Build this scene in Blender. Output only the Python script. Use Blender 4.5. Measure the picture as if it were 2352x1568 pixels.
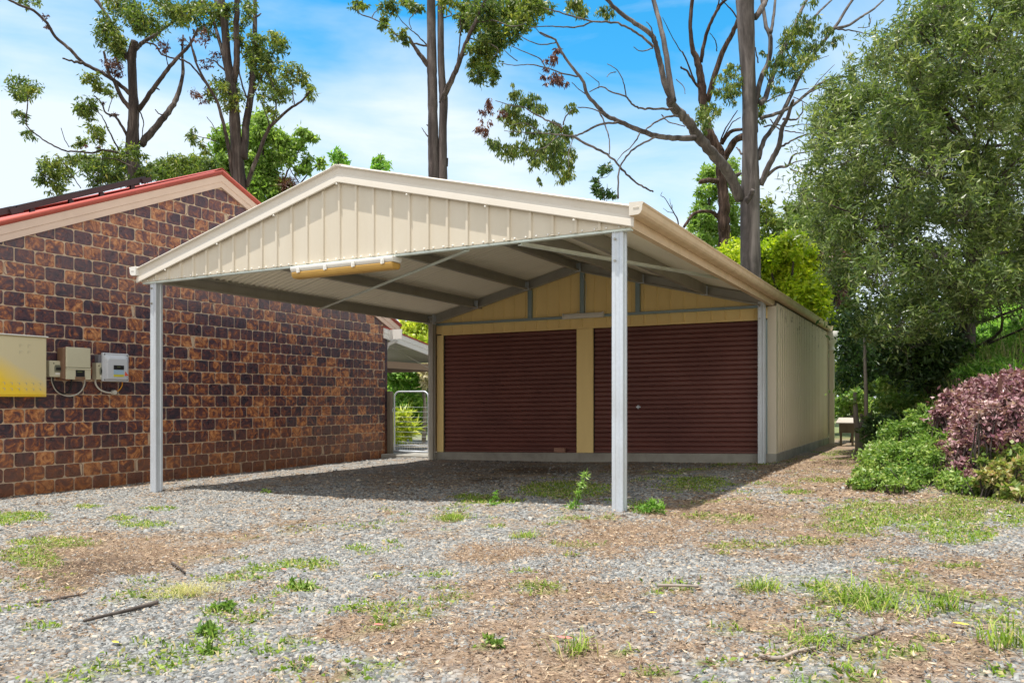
import bpy, math, random
import numpy as np
from mathutils import Vector
random.seed(7); rng = np.random.default_rng(7)
scene = bpy.context.scene
for o in list(bpy.data.objects): bpy.data.objects.remove(o)

# ------------------------------------------------------------------ camera
F, CX, HZ, YAW = 1789.36, 1189.0, 918.6, 0.5027        # focal length and horizon in a 2352 px wide frame
CAM = np.array([8.36, -6.054, 1.10])
RT = np.array([math.cos(YAW), math.sin(YAW)]); FW = np.array([-math.sin(YAW), math.cos(YAW)])
cd = bpy.data.cameras.new("camera"); cam = bpy.data.objects.new("camera", cd)
scene.collection.objects.link(cam); scene.camera = cam
cam.location = CAM; cam.rotation_euler = (math.pi/2, 0, YAW)
cd.sensor_width = 36; cd.lens = 36*F/2352; cd.shift_x = -(CX-1176)/2352; cd.shift_y = (HZ-784)/2352
cd.clip_start = 0.05; cd.clip_end = 2000

# ------------------------------------------------------------------ world, sun, exposure
SUNV = Vector((-0.10, -0.18, 1.0)).normalized()
world = bpy.data.worlds.new("World"); scene.world = world; world.use_nodes = True
wn = world.node_tree; wn.nodes.clear(); WL = wn.links.new
wo = wn.nodes.new("ShaderNodeOutputWorld"); bg = wn.nodes.new("ShaderNodeBackground")
sky = wn.nodes.new("ShaderNodeTexSky"); sky.sky_type = 'NISHITA'; sky.sun_disc = False
sky.sun_elevation = math.asin(SUNV.z); sky.sun_rotation = math.atan2(SUNV.x, SUNV.y)
sky.air_density = 1.0; sky.dust_density = 0.4; sky.ozone_density = 1.6
hs = wn.nodes.new("ShaderNodeHueSaturation"); hs.inputs['Hue'].default_value = 0.482; hs.inputs['Saturation'].default_value = 1.45; hs.inputs['Value'].default_value = 1.12
WL(sky.outputs[0], hs.inputs['Color'])
tc = wn.nodes.new("ShaderNodeTexCoord"); sp = wn.nodes.new("ShaderNodeSeparateXYZ"); WL(tc.outputs['Generated'], sp.inputs[0])
mp = wn.nodes.new("ShaderNodeMapping"); mp.inputs['Scale'].default_value = (1.3, 1.3, 5.5); mp.inputs['Rotation'].default_value = (0.1, 0.0, 0.9); mp.inputs['Location'].default_value = (0.4, 0.2, 1.1)
WL(tc.outputs['Generated'], mp.inputs[0])
n1 = wn.nodes.new("ShaderNodeTexNoise"); n1.inputs['Scale'].default_value = 1.5; n1.inputs['Detail'].default_value = 8; n1.inputs['Roughness'].default_value = 0.52; n1.inputs['Distortion'].default_value = 0.6
WL(mp.outputs[0], n1.inputs['Vector'])
def wmath(op, a, b=None, c=None, clamp=False):
    m = wn.nodes.new("ShaderNodeMath"); m.operation = op; m.use_clamp = clamp
    for i, v in enumerate((a, b, c)):
        if v is None: continue
        if isinstance(v, (int, float)): m.inputs[i].default_value = v
        else: WL(v, m.inputs[i])
    return m.outputs[0]
low = wmath('SUBTRACT', 1.0, wmath('DIVIDE', sp.outputs['Z'], 0.49), clamp=True)   # thicker veil of cloud towards the horizon
cl = wmath('MULTIPLY_ADD', low, 0.72, wmath('SUBTRACT', n1.outputs['Fac'], 0.53))
cl = wmath('MULTIPLY', cl, 2.9, clamp=True)
cl = wmath('MULTIPLY', cl, 0.92)
back = wmath('MULTIPLY_ADD', sp.outputs['X'], 0.70, wmath('MULTIPLY', sp.outputs['Y'], -0.71))   # bright cloud added out of view behind the camera as fill light
bank = wmath('ADD', wmath('MULTIPLY', wmath('ADD', back, 0.25), 1.6, clamp=True), wmath('MULTIPLY', wmath('SUBTRACT', sp.outputs['Z'], 0.60), 3.0, clamp=True), clamp=True)  # added fill cloud also spreads high overhead, above the frame
n2w = wn.nodes.new("ShaderNodeTexNoise"); n2w.inputs['Scale'].default_value = 3.0; n2w.inputs['Detail'].default_value = 6; WL(tc.outputs['Generated'], n2w.inputs['Vector'])
bank = wmath('MULTIPLY', bank, wmath('MULTIPLY_ADD', n2w.outputs['Fac'], 1.6, 0.1, clamp=True))
mx = wn.nodes.new("ShaderNodeMixRGB"); WL(cl, mx.inputs[0]); WL(hs.outputs[0], mx.inputs[1]); mx.inputs[2].default_value = (4.3, 4.7, 5.1, 1)
mx2 = wn.nodes.new('ShaderNodeMixRGB'); WL(bank, mx2.inputs[0]); WL(mx.outputs[0], mx2.inputs[1]); mx2.inputs[2].default_value = (5.9, 5.7, 5.3, 1)
WL(mx2.outputs[0], bg.inputs['Color']); bg.inputs['Strength'].default_value = 0.15; WL(bg.outputs[0], wo.inputs[0])
sl = bpy.data.lights.new("sun", 'SUN'); sl.energy = 4.6; sl.angle = math.radians(0.5); sl.color = (1.0, 0.94, 0.85)
so = bpy.data.objects.new("sun", sl); scene.collection.objects.link(so); so.rotation_euler = SUNV.to_track_quat('Z', 'Y').to_euler(); so.location = (0, 0, 30)
scene.view_settings.view_transform = 'Standard'; scene.view_settings.look = 'None'; scene.view_settings.gamma = 1
scene.view_settings.exposure = 0.58; scene.view_settings.use_curve_mapping = False
cy = scene.cycles
cy.max_bounces = 9; cy.diffuse_bounces = 6; cy.glossy_bounces = 2; cy.transmission_bounces = 4; cy.transparent_max_bounces = 6
cy.use_denoising = True; cy.use_adaptive_sampling = True; cy.caustics_reflective = False; cy.caustics_refractive = False

# ------------------------------------------------------------------ helpers
def at(u, v, t):                                        # picture point at distance t along the view axis -> world
    x = (u-CX)/F*t; p = CAM[:2] + x*RT + t*FW
    return np.array([p[0], p[1], CAM[2] + t*(HZ-v)/F])
def project(P):
    d = P[..., :2]-CAM[:2]; x = d@RT; y = np.maximum(d@FW, .01)
    return CX+F*x/y, HZ-F*(P[..., 2]-CAM[2])/y, y
def on_x(u, v, X):                                      # picture point on the plane x = X
    xc = (u-CX)/F; t = (X-CAM[0])/(xc*RT[0]+FW[0]); return at(u, v, t)
def on_y(u, v, Y):
    xc = (u-CX)/F; t = (Y-CAM[1])/(xc*RT[1]+FW[1]); return at(u, v, t)
def sstep(x, a, b):
    t = np.clip((x-a)/(b-a), 0, 1); return t*t*(3-2*t)
_tab = rng.random((64, 64))
def vnoise(x, y):                                       # value noise, 0..1
    xi = np.floor(x).astype(int); yi = np.floor(y).astype(int); fx = x-xi; fy = y-yi
    fx = fx*fx*(3-2*fx); fy = fy*fy*(3-2*fy)
    a = _tab[xi % 64, yi % 64]; b = _tab[(xi+1) % 64, yi % 64]; c = _tab[xi % 64, (yi+1) % 64]; d = _tab[(xi+1) % 64, (yi+1) % 64]
    return (a*(1-fx)+b*fx)*(1-fy)+(c*(1-fx)+d*fx)*fy
def fbm(x, y, o=4):
    s = 0; a = .5
    for i in range(o): s = s+a*vnoise(x*2**i+i*17.3, y*2**i+i*9.1); a *= .5
    return s
def height(x, y):
    x = np.asarray(x, float); y = np.asarray(y, float)
    z = 0.022*np.clip(x, -3, 10)+0.012*(np.clip(x-3, 0, 5))
    z = z-0.05*sstep(-x, .5, 2.0)
    s = np.minimum(x-7.25-.2*sstep(y, 3, 8), (y-1.7+0.25*(x-8.5)))
    s = s+0.5*(fbm(x*.7+3, y*.7)-.5)
    z = z+1.25*sstep(s, 0.1, 3.2)+0.12*np.clip(s-2, 0, 30)
    z = z+np.clip(y-7, 0, 26)*.15*sstep(x, 7.8, 10.6)+.62*sstep(y, 3.6, 7)*sstep(x, 7.7, 8.9)
    near = sstep(-y, -6.5, -4.5)
    z = z+0.05*(fbm(x*.9, y*.9)-.47)+0.018*(fbm(x*4, y*4)-.47)
    return z
def ground_at(u, v):
    t = 1.5
    while t < 80:
        p = at(u, v, t)
        if p[2] <= height(p[0], p[1]): break
        t *= 1.01
    p[2] = float(height(p[0], p[1])); return p

def link(o, parent=None):
    scene.collection.objects.link(o)
    if parent is not None:
        o.parent = parent
        o.matrix_parent_inverse.identity()
        if parent.get('_off') is not None: pass
    return o
def mesh_obj(name, V, Fs, mat, parent=None, smooth=False, attr=None, uniform=None):
    me = bpy.data.meshes.new(name)
    if uniform:                                          # Fs: (n,k) array of equal-sized faces
        n, k = Fs.shape
        me.vertices.add(len(V)); me.vertices.foreach_set("co", np.ascontiguousarray(V, dtype=np.float32).ravel())
        me.loops.add(n*k); me.loops.foreach_set("vertex_index", np.ascontiguousarray(Fs, dtype=np.int32).ravel())
        me.polygons.add(n); me.polygons.foreach_set("loop_start", np.arange(n, dtype=np.int32)*k)
        me.polygons.foreach_set("loop_total", np.full(n, k, dtype=np.int32))
        me.update(calc_edges=True)
    else:
        me.from_pydata([tuple(map(float, v)) for v in V], [], [tuple(map(int, f)) for f in Fs]); me.update()
    if attr is not None:
        a = me.attributes.new("rnd", 'FLOAT', 'FACE'); a.data.foreach_set("value", np.asarray(attr, dtype=np.float32))
    if smooth: me.polygons.foreach_set("use_smooth", np.ones(len(me.polygons), dtype=bool))
    if isinstance(mat, (list, tuple)):
        for m in mat: me.materials.append(m)
    elif mat: me.materials.append(mat)
    o = bpy.data.objects.new(name, me); link(o)
    if parent is not None:
        o.parent = parent; o.location = -Vector(parent.location)
    return o
def thing(name, label, cat, loc=(0, 0, 0), group=None):
    o = bpy.data.objects.new(name, None); scene.collection.objects.link(o); o.location = Vector([float(c) for c in loc]); o.empty_display_size = .2
    return tag(o, label, cat, group)
def tag(o, label=None, cat=None, group=None, kind=None):
    if label: o['label'] = label
    if cat: o['category'] = cat
    if group: o['group'] = group
    if kind: o['kind'] = kind
    return o
class MB:
    def __init__(s): s.V = []; s.F = []; s.A = []
    def add(s, V, Fs, a=0.0):
        b = len(s.V); s.V += [tuple(v) for v in V]; s.F += [tuple(i+b for i in f) for f in Fs]; s.A += [a]*len(Fs)
    def box(s, x0, x1, y0, y1, z0, z1, a=0.0):
        V = [(x, y, z) for x in (x0, x1) for y in (y0, y1) for z in (z0, z1)]
        s.add(V, [(0, 1, 3, 2), (4, 6, 7, 5), (0, 4, 5, 1), (2, 3, 7, 6), (0, 2, 6, 4), (1, 5, 7, 3)], a)
    def sweep(s, prof, p0, p1, u, w, cap=True, a=0.0):       # profile (list of 2D) in axes u,w swept p0->p1
        p0, p1, u, w = (np.array(k, float) for k in (p0, p1, u, w)); n = len(prof)
        V = [p0+a_*u+b_*w for a_, b_ in prof]+[p1+a_*u+b_*w for a_, b_ in prof]
        Fs = [(i, (i+1) % n, n+(i+1) % n, n+i) for i in range(n)]
        if cap: Fs += [tuple(range(n))[::-1], tuple(range(n, 2*n))]
        s.add(V, Fs, a)
    def tube(s, pts, radii, k=8, cap=True, a=0.0):
        pts = [np.array(p, float) for p in pts]; n = len(pts)
        if isinstance(radii, (int, float)): radii = [radii]*n
        V = []; ref = None
        for i, p in enumerate(pts):
            d = pts[min(i+1, n-1)]-pts[max(i-1, 0)]; d = d/(np.linalg.norm(d)+1e-9)
            if ref is None:
                ref = np.cross(d, [0, 0, 1.0]) if abs(d[2]) < .9 else np.cross(d, [1.0, 0, 0])
            ref = ref-d*(ref@d); ref /= np.linalg.norm(ref)+1e-9; b2 = np.cross(d, ref)
            for j in range(k):
                an = 2*math.pi*j/k; V.append(p+radii[i]*(math.cos(an)*ref+math.sin(an)*b2))
        Fs = [(i*k+j, i*k+(j+1) % k, (i+1)*k+(j+1) % k, (i+1)*k+j) for i in range(n-1) for j in range(k)]
        if cap: Fs += [tuple(range(k))[::-1], tuple(range((n-1)*k, n*k))]
        s.add(V, Fs, a)
    def build(s, name, mat, parent=None, smooth=False):
        return mesh_obj(name, s.V, s.F, mat, parent, smooth, attr=s.A)
def bevel(o, w=.004, seg=2):
    m = o.modifiers.new("bevel", 'BEVEL'); m.width = w; m.segments = seg; m.limit_method = 'ANGLE'; return o

# ------------------------------------------------------------------ materials
class NT:
    def __init__(s, name):
        s.m = bpy.data.materials.new(name); s.m.use_nodes = True; s.t = s.m.node_tree; s.n = s.t.nodes
        s.b = s.n['Principled BSDF']; s.out = s.n['Material Output']
    def new(s, t, **kw):
        n = s.n.new(t)
        for k, v in kw.items():
            if k in n.inputs: n.inputs[k].default_value = v
            else: setattr(n, k, v)
        return n
    def L(s, a, b): s.t.links.new(a, b)
    def ramp(s, fac, stops, interp='LINEAR'):
        r = s.n.new("ShaderNodeValToRGB"); r.color_ramp.interpolation = interp
        while len(r.color_ramp.elements) < len(stops): r.color_ramp.elements.new(.5)
        for e, (p, c) in zip(r.color_ramp.elements, stops): e.position = p; e.color = (*c, 1) if len(c) == 3 else c
        s.L(fac, r.inputs[0]); return r.outputs[0]
    def mix(s, fac, a, b, mode='MIX'):
        m = s.n.new("ShaderNodeMixRGB"); m.blend_type = mode
        for i, v in enumerate((fac, a, b)):
            if isinstance(v, (int, float)): m.inputs[i].default_value = v
            elif isinstance(v, tuple): m.inputs[i].default_value = (*v, 1)
            else: s.L(v, m.inputs[i])
        return m.outputs[0]
    def math(s, op, a, b=0.0, clamp=False):
        m = s.n.new("ShaderNodeMath"); m.operation = op; m.use_clamp = clamp
        for i, v in enumerate((a, b)):
            if isinstance(v, (int, float)): m.inputs[i].default_value = v
            else: s.L(v, m.inputs[i])
        return m.outputs[0]
    def noise(s, scale, detail=4, rough=.55, dist=0, vec=None, mapscale=None, coord='Object'):
        t = s.n.new("ShaderNodeTexCoord"); v = t.outputs[coord]
        if mapscale:
            mm = s.n.new("ShaderNodeMapping"); mm.inputs['Scale'].default_value = mapscale; s.L(v, mm.inputs[0]); v = mm.outputs[0]
        n = s.new("ShaderNodeTexNoise", Scale=scale, Detail=detail, Roughness=rough, Distortion=dist); s.L(v, n.inputs['Vector']); return n.outputs['Fac']
    def rnd(s):
        a = s.n.new("ShaderNodeAttribute"); a.attribute_name = "rnd"; return a.outputs['Fac']
    def bump(s, h, strength=.3, dist=.01):
        b = s.new("ShaderNodeBump", Strength=strength, Distance=dist); s.L(h, b.inputs['Height']); s.L(b.outputs[0], s.b.inputs['Normal'])
    def set(s, **kw):
        for k, v in kw.items():
            k = {'rough': 'Roughness', 'metal': 'Metallic', 'spec': 'Specular IOR Level', 'col': 'Base Color'}[k]
            if isinstance(v, (int, float)): s.b.inputs[k].default_value = v
            elif isinstance(v, tuple): s.b.inputs[k].default_value = (*v, 1)
            else: s.L(v, s.b.inputs[k])
        return s.m
def painted(name, col, rough=.4, dirt=.25, dirtcol=None, scale=3, fine=60, spec=.4, streak=False, metal=0.0):
    m = NT(name); dc = dirtcol or tuple(c*.6 for c in col)
    n = m.noise(scale, 6, .6, .4, mapscale=(1, 1, .25) if streak else None)
    f = m.math('MULTIPLY', m.ramp(n, [(.42, (0, 0, 0)), (.75, (1, 1, 1))]), dirt)
    c = m.mix(f, col, dc)
    n2 = m.noise(fine, 3); c = m.mix(m.math('MULTIPLY', m.ramp(n2, [(.3, (0, 0, 0)), (.7, (1, 1, 1))]), .10), c, tuple(k*.72 for k in col))
    r = m.ramp(n, [(.3, (rough,)*3), (.8, (min(1, rough+.25),)*3)])
    m.set(col=c, rough=r, spec=spec, metal=metal); m.bump(n2, .05, .002); return m.m
def galv(name, base, dark=.6, metal=.55):
    m = NT(name); t = m.n.new("ShaderNodeTexCoord")
    v = m.new("ShaderNodeTexVoronoi", Scale=55.0); m.L(t.outputs['Object'], v.inputs['Vector'])
    n = m.noise(4, 5, .6, .3, mapscale=(1, 1, .4))
    c = m.mix(m.math('MULTIPLY', v.outputs['Color'], .35), base, tuple(k*dark for k in base))
    c = m.mix(m.math('MULTIPLY', m.ramp(n, [(.45, (0, 0, 0)), (.7, (1, 1, 1))]), .35), c, (base[0]*.62, base[1]*.57, base[2]*.5))
    m.set(col=c, rough=.45, metal=metal, spec=.5); return m.m
M = {}
M['cream'] = painted('cream_steel', (.66, .60, .495), .42, .30, (.50, .42, .30), streak=True)
M['cream_light'] = painted('cream_barge', (.70, .655, .585), .4, .22, (.55, .48, .38))
M['cream_dirty'] = painted('cream_gutter', (.68, .52, .36), .38, .45, (.42, .33, .20), scale=5)
M['yellow'] = painted('yellow_cream_steel', (.95, .73, .33), .45, .18, (.50, .35, .15), streak=True)
M['yellow_wall'] = M['yellow']
M['maroon'] = painted('maroon_steel', (.158, .053, .043), .40, .55, (.085, .030, .030), scale=1.2, spec=.5)
M['under'] = painted('roof_underside', (.88, .84, .72), .5, .25, (.42, .38, .30), scale=2)
_u = NT('roof_underside'); _t = _u.n.new("ShaderNodeTexCoord"); _s = _u.n.new("ShaderNodeSeparateXYZ"); _u.L(_t.outputs['Object'], _s.inputs[0])
_f = _u.math('FRACT', _u.math('DIVIDE', _s.outputs['Y'], .1016)); _g = _u.math('FRACT', _u.math('DIVIDE', _s.outputs['Y'], .762))
_c = _u.mix(_u.ramp(_f, [(.0, (.55,)*3), (.10, (0,)*3), (.90, (0,)*3), (1, (.55,)*3)]), (.88, .83, .70), (.34, .31, .25))       # shade lines of the corrugation painted into the colour
_c = _u.mix(_u.ramp(_g, [(.0, (.7,)*3), (.035, (0,)*3)]), _c, (.28, .26, .21)); _c = _u.mix(_u.math('MULTIPLY', _u.noise(1.5, 5, .6), .35), _c, (.55, .51, .42))
M['under'] = _u.set(col=_c, rough=.45, spec=.4)
_w = NT('cream_side'); _t = _w.n.new("ShaderNodeTexCoord"); _s = _w.n.new("ShaderNodeSeparateXYZ"); _w.L(_t.outputs['Object'], _s.inputs[0])
_c = _w.mix(_w.math('MULTIPLY', _w.noise(3, 5, .6, mapscale=(1, 1, .15)), .3), (.72, .645, .51), (.52, .44, .32))
_m = _w.math('MULTIPLY', _w.ramp(_w.noise(26, 3, .6, mapscale=(1, 1, .35)), [(.60, (0,)*3), (.66, (1,)*3)]), _w.ramp(_s.outputs['Z'], [(.0, (0,)*3), (1, (1,)*3)]))
_hi = _w.math('MULTIPLY', _w.math('SUBTRACT', _s.outputs['Z'], 1.9), 1.5, True); _lo = _w.math('MULTIPLY', _w.math('SUBTRACT', .55, _s.outputs['Z']), 3.0, True)
_c = _w.mix(_w.math('MULTIPLY', _m, _hi), _c, (.10, .06, .035)); _c = _w.mix(_w.math('MULTIPLY', _w.math('MULTIPLY', _lo, _w.noise(9, 5, .7)), .9), _c, (.34, .25, .17))   # droppings under the eave, mud splash at the foot
M['cream_side'] = _w.set(col=_c, rough=.45, spec=.4)
M['roof_top'] = painted('roof_top', (.62, .58, .50), .4, .3)
M['galv'] = galv('galvanised_post', (.62, .68, .76), .75, .25)
M['galv_dark'] = galv('galvanised_beam', (.42, .41, .37), .75, .2)
M['galv_blue'] = galv('galvanised_girt', (.30, .40, .44), .8, .4)
M['galv_light'] = galv('galvanised_brace', (.72, .80, .76), .85, .2)
M['conc'] = painted('concrete', (.36, .35, .32), .9, .6, (.17, .16, .14), scale=4, fine=90, spec=.2)
M['white'] = painted('white_paint', (.80, .79, .76), .45, .15)
M['pinkcream'] = painted('pinkish_barge', (.66, .50, .41), .5, .25, (.45, .33, .26))
M['red_roof'] = painted('red_metal', (.42, .085, .06), .4, .3, (.28, .05, .04))
M['panel'] = painted('solar_frame', (.05, .035, .04), .3, .3, (.09, .07, .07))
M['beige_box'] = painted('beige_box', (.55, .52, .38), .45, .2)
M['bronze'] = painted('bronze_side', (.22, .13, .08), .4, .2)
M['grey_box'] = painted('pale_grey_plastic', (.56, .59, .64), .3, .1)
M['black'] = painted('black_plastic', (.015, .015, .018), .35, .1)
M['lens'] = painted('amber_diffuser', (.55, .33, .08), .3, .4, (.25, .13, .03))
M['cable_white'] = painted('white_cable', (.6, .58, .52), .5, .2)
M['cable_orange'] = painted('orange_cable', (.75, .33, .03), .5, .1)
M['timber'] = painted('weathered_timber', (.19, .16, .12), .85, .5, (.08, .07, .05), scale=9, streak=True)
M['rust'] = painted('rusty_steel', (.13, .06, .045), .8, .4)
M['sticker'] = painted('blue_sticker', (.35, .50, .65), .5, .1); M['sticker_y'] = painted('yellow_sticker', (.6, .55, .05), .5, .1)
M['redflag'] = painted('red_tag', (.6, .10, .06), .5, .1)
M['lcd'] = painted('lcd', (.10, .12, .05), .3, .1)

# ------------------------------------------------------------------ ground
GREEN = [(50, 1186, 80, 13), (10, 1200, 40, 8), (200, 1163, 40, 5), (330, 1204, 70, 9), (280, 1190, 40, 6), (120, 1247, 110, 14), (50, 1275, 60, 22), (90, 1290, 60, 22), (370, 1168, 45, 6),
         (700, 1296, 90, 14), (600, 1305, 50, 10), (560, 1325, 60, 9), (490, 1330, 45, 8), (300, 1366, 45, 8), (420, 1362, 40, 14), (360, 1372, 50, 6), (690, 1352, 50, 11), (640, 1362, 30, 7), (590, 1380, 30, 8), (500, 1405, 50, 14), (575, 1422, 45, 9),
         (475, 1455, 32, 14), (475, 1500, 28, 10), (575, 1458, 35, 10), (670, 1535, 50, 12), (700, 1520, 30, 8), (95, 1440, 50, 8), (335, 1475, 40, 9), (820, 1257, 40, 7), (1040, 1190, 35, 9), (1135, 1208, 22, 5),
         (1205, 1232, 25, 5), (900, 1245, 20, 4), (1000, 1320, 45, 6), (1010, 1350, 40, 6), (1125, 1482, 26, 8), (840, 1398, 30, 7), (1310, 1275, 30, 4), (1200, 1310, 30, 5), (1240, 1345, 60, 10), (1500, 1362, 30, 6), (1660, 1257, 35, 5), (1620, 1186, 60, 8),
         (1700, 1190, 40, 8), (1440, 1500, 30, 9), (1500, 1545, 30, 12), (1320, 1190, 50, 4), (1830, 1130, 40, 6), (2000, 1180, 120, 30), (2150, 1190, 140, 40), (2250, 1150, 120, 20), (2200, 1230, 100, 25), (1880, 1245, 70, 10), (1960, 1210, 80, 25), (2330, 1190, 60, 30),
         (1750, 1350, 40, 10), (1870, 1350, 60, 8), (1960, 1375, 90, 16), (2010, 1395, 60, 9), (2170, 1400, 40, 10), (2100, 1340, 30, 6), (2150, 1470, 40, 8), (2320, 1480, 40, 14), (2250, 1420, 40, 8), (1900, 1470, 40, 10), (2080, 1500, 40, 10), (1770, 1500, 40, 8), (2060, 1290, 60, 6), (2200, 1300, 60, 6), (1650, 1520, 40, 8), (1990, 1555, 40, 10), (2290, 1540, 50, 10),
         (1300, 1125, 120, 22), (1480, 1165, 45, 14), (1130, 1150, 90, 8), (1090, 1140, 60, 8), (1600, 1110, 90, 18)]
MULCH = [(1150, 1270, 140, 30, .9), (1350, 1240, 160, 50, .8), (1000, 1370, 200, 50, .8), (1250, 1350, 250, 70, .65), (850, 1450, 170, 60, .65), (1100, 1480, 300, 90, .85), (700, 1540, 150, 50, .5), (1500, 1230, 200, 40, .9), (1650, 1180, 200, 60, .9),
         (1900, 1090, 200, 60, .9), (1400, 1470, 250, 90, .75), (1800, 1250, 300, 50, .8), (2200, 1330, 260, 60, .75), (1700, 1450, 250, 100, .55), (2100, 1480, 300, 100, .5), (1950, 1040, 120, 50, 1), (2150, 1150, 250, 40, .6),
         (250, 1275, 260, 50, 1.0), (120, 1330, 150, 45, 1.0), (350, 1260, 220, 32, .8), (500, 1235, 200, 20, .45), (1900, 1180, 160, 60, .5), (1350, 1560, 300, 40, .8), (860, 1300, 60, 14, .5)]
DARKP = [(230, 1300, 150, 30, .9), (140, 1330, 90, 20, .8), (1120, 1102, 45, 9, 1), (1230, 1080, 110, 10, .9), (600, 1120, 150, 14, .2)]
def blob(u, v, L, w=None):
    m = np.zeros_like(u)
    for b in L:
        cx_, cy_, ru, rv = b[:4]; wt = b[4] if len(b) > 4 else 1
        d = np.sqrt(((u-cx_)/ru)**2+((v-cy_)/rv)**2); m = np.maximum(m, wt*(1-sstep(d, .45, 1.25)))
    return m
def masks(x, y):
    z = height(x, y); u, v, t = project(np.stack([x, y, z], -1))
    nz = fbm(x*2.2, y*2.2); nf = fbm(x*9+5, y*9)
    vis = (t > .5)
    mul = np.where(vis, blob(u, v, MULCH), .4)
    mul = np.clip(mul*1.1+(nz-.47)*1.5+(nf-.47)*1.7+.04, 0, 1)
    gr = np.where(vis, blob(u, v, GREEN), .2); gr = np.clip(gr*1.5+(nf-.5)*1.3-.25, 0, 1)
    gr = np.maximum(gr, sstep(fbm(x*3.3+20, y*3.3+7), .585, .66)*.55*sstep(x, 2.5, 6)*(y < 12))
    back = sstep(y, 12, 16); gr = np.maximum(gr, back*.8)
    s = np.minimum(x-7.4, y-2.0); bank = sstep(s+(nz-.47), .3, 1.2); mul = np.maximum(mul, bank*.9)
    hill = sstep(s, 2.2, 3.4)*sstep(y, 6, 9); gr = np.maximum(gr, hill)
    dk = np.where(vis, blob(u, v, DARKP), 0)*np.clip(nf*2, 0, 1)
    return mul, gr, dk
def spaced(lo, a, b, hi, fine, n):
    mid = np.arange(a, b+1e-6, fine); g = np.geomspace(1, 1+(a-lo), n)-1; left = a-g[1:][::-1]; g2 = np.geomspace(1, 1+(hi-b), n)-1
    return np.concatenate([left, mid, b+g2[1:]])
gx = spaced(-500, -3.5, 12, 500, .06, 40); gy = spaced(-400, -5.0, 13, 900, .06, 40)
GX, GY = np.meshgrid(gx, gy, indexing='ij'); GZ = height(GX, GY)
nx, ny = GX.shape; idx = np.arange(nx*ny).reshape(nx, ny)
GF = np.stack([idx[:-1, :-1], idx[1:, :-1], idx[1:, 1:], idx[:-1, 1:]], -1).reshape(-1, 4)
g = NT('ground_gravel')
t_ = g.n.new("ShaderNodeTexCoord")
vor = g.new("ShaderNodeTexVoronoi", Scale=42.0); g.L(t_.outputs['Object'], vor.inputs['Vector'])
vor2 = g.new("ShaderNodeTexVoronoi", Scale=85.0); g.L(t_.outputs['Object'], vor2.inputs['Vector'])
sep = g.n.new("ShaderNodeSeparateColor"); g.L(vor.outputs['Color'], sep.inputs[0])
stone = g.ramp(sep.outputs[0], [(0, (.10, .11, .115)), (.35, (.20, .21, .215)), (.7, (.30, .31, .31)), (.92, (.42, .42, .40)), (1, (.46, .38, .28))])
soil = g.ramp(g.noise(14, 6, .7), [(.3, (.16, .12, .09)), (.55, (.27, .21, .15)), (.75, (.36, .29, .22))])
edge = g.ramp(vor.outputs['Distance'], [(.0, (1, 1, 1)), (.50, (1, 1, 1)), (.8, (.35, .35, .35))])
base = g.mix(1.0, stone, edge, 'MULTIPLY'); base = g.mix(g.ramp(g.noise(5, 5, .65), [(.45, (0, 0, 0)), (.62, (.75, .75, .75))]), base, soil)
def attrf(nt, nm):
    a = nt.n.new("ShaderNodeAttribute"); a.attribute_name = nm; return a.outputs['Fac']
lit = g.ramp(g.noise(60, 5, .7, 1.0), [(.3, (.12, .07, .045)), (.5, (.24, .165, .11)), (.62, (.36, .27, .19)), (.75, (.48, .40, .31))])
base = g.mix(g.math('MULTIPLY', attrf(g, 'mulch'), .85), base, lit)
grn = g.ramp(g.noise(45, 5, .7), [(.3, (.07, .11, .02)), (.6, (.16, .24, .04)), (.8, (.26, .33, .08))])
base = g.mix(g.math('MULTIPLY', attrf(g, 'green'), .75), base, grn)
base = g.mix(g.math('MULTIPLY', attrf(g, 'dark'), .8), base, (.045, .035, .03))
g.set(col=base, rough=.95, spec=.15); g.bump(g.math('ADD', vor.outputs['Distance'], g.noise(60, 5, .7)), .8, .012)
ground = mesh_obj("ground", np.stack([GX, GY, GZ], -1).reshape(-1, 3), GF, g.m, uniform=True, smooth=True)
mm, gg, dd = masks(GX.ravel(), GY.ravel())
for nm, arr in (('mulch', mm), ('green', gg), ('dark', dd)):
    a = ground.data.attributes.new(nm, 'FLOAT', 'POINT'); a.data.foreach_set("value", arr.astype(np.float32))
tag(ground, kind='structure')

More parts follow.
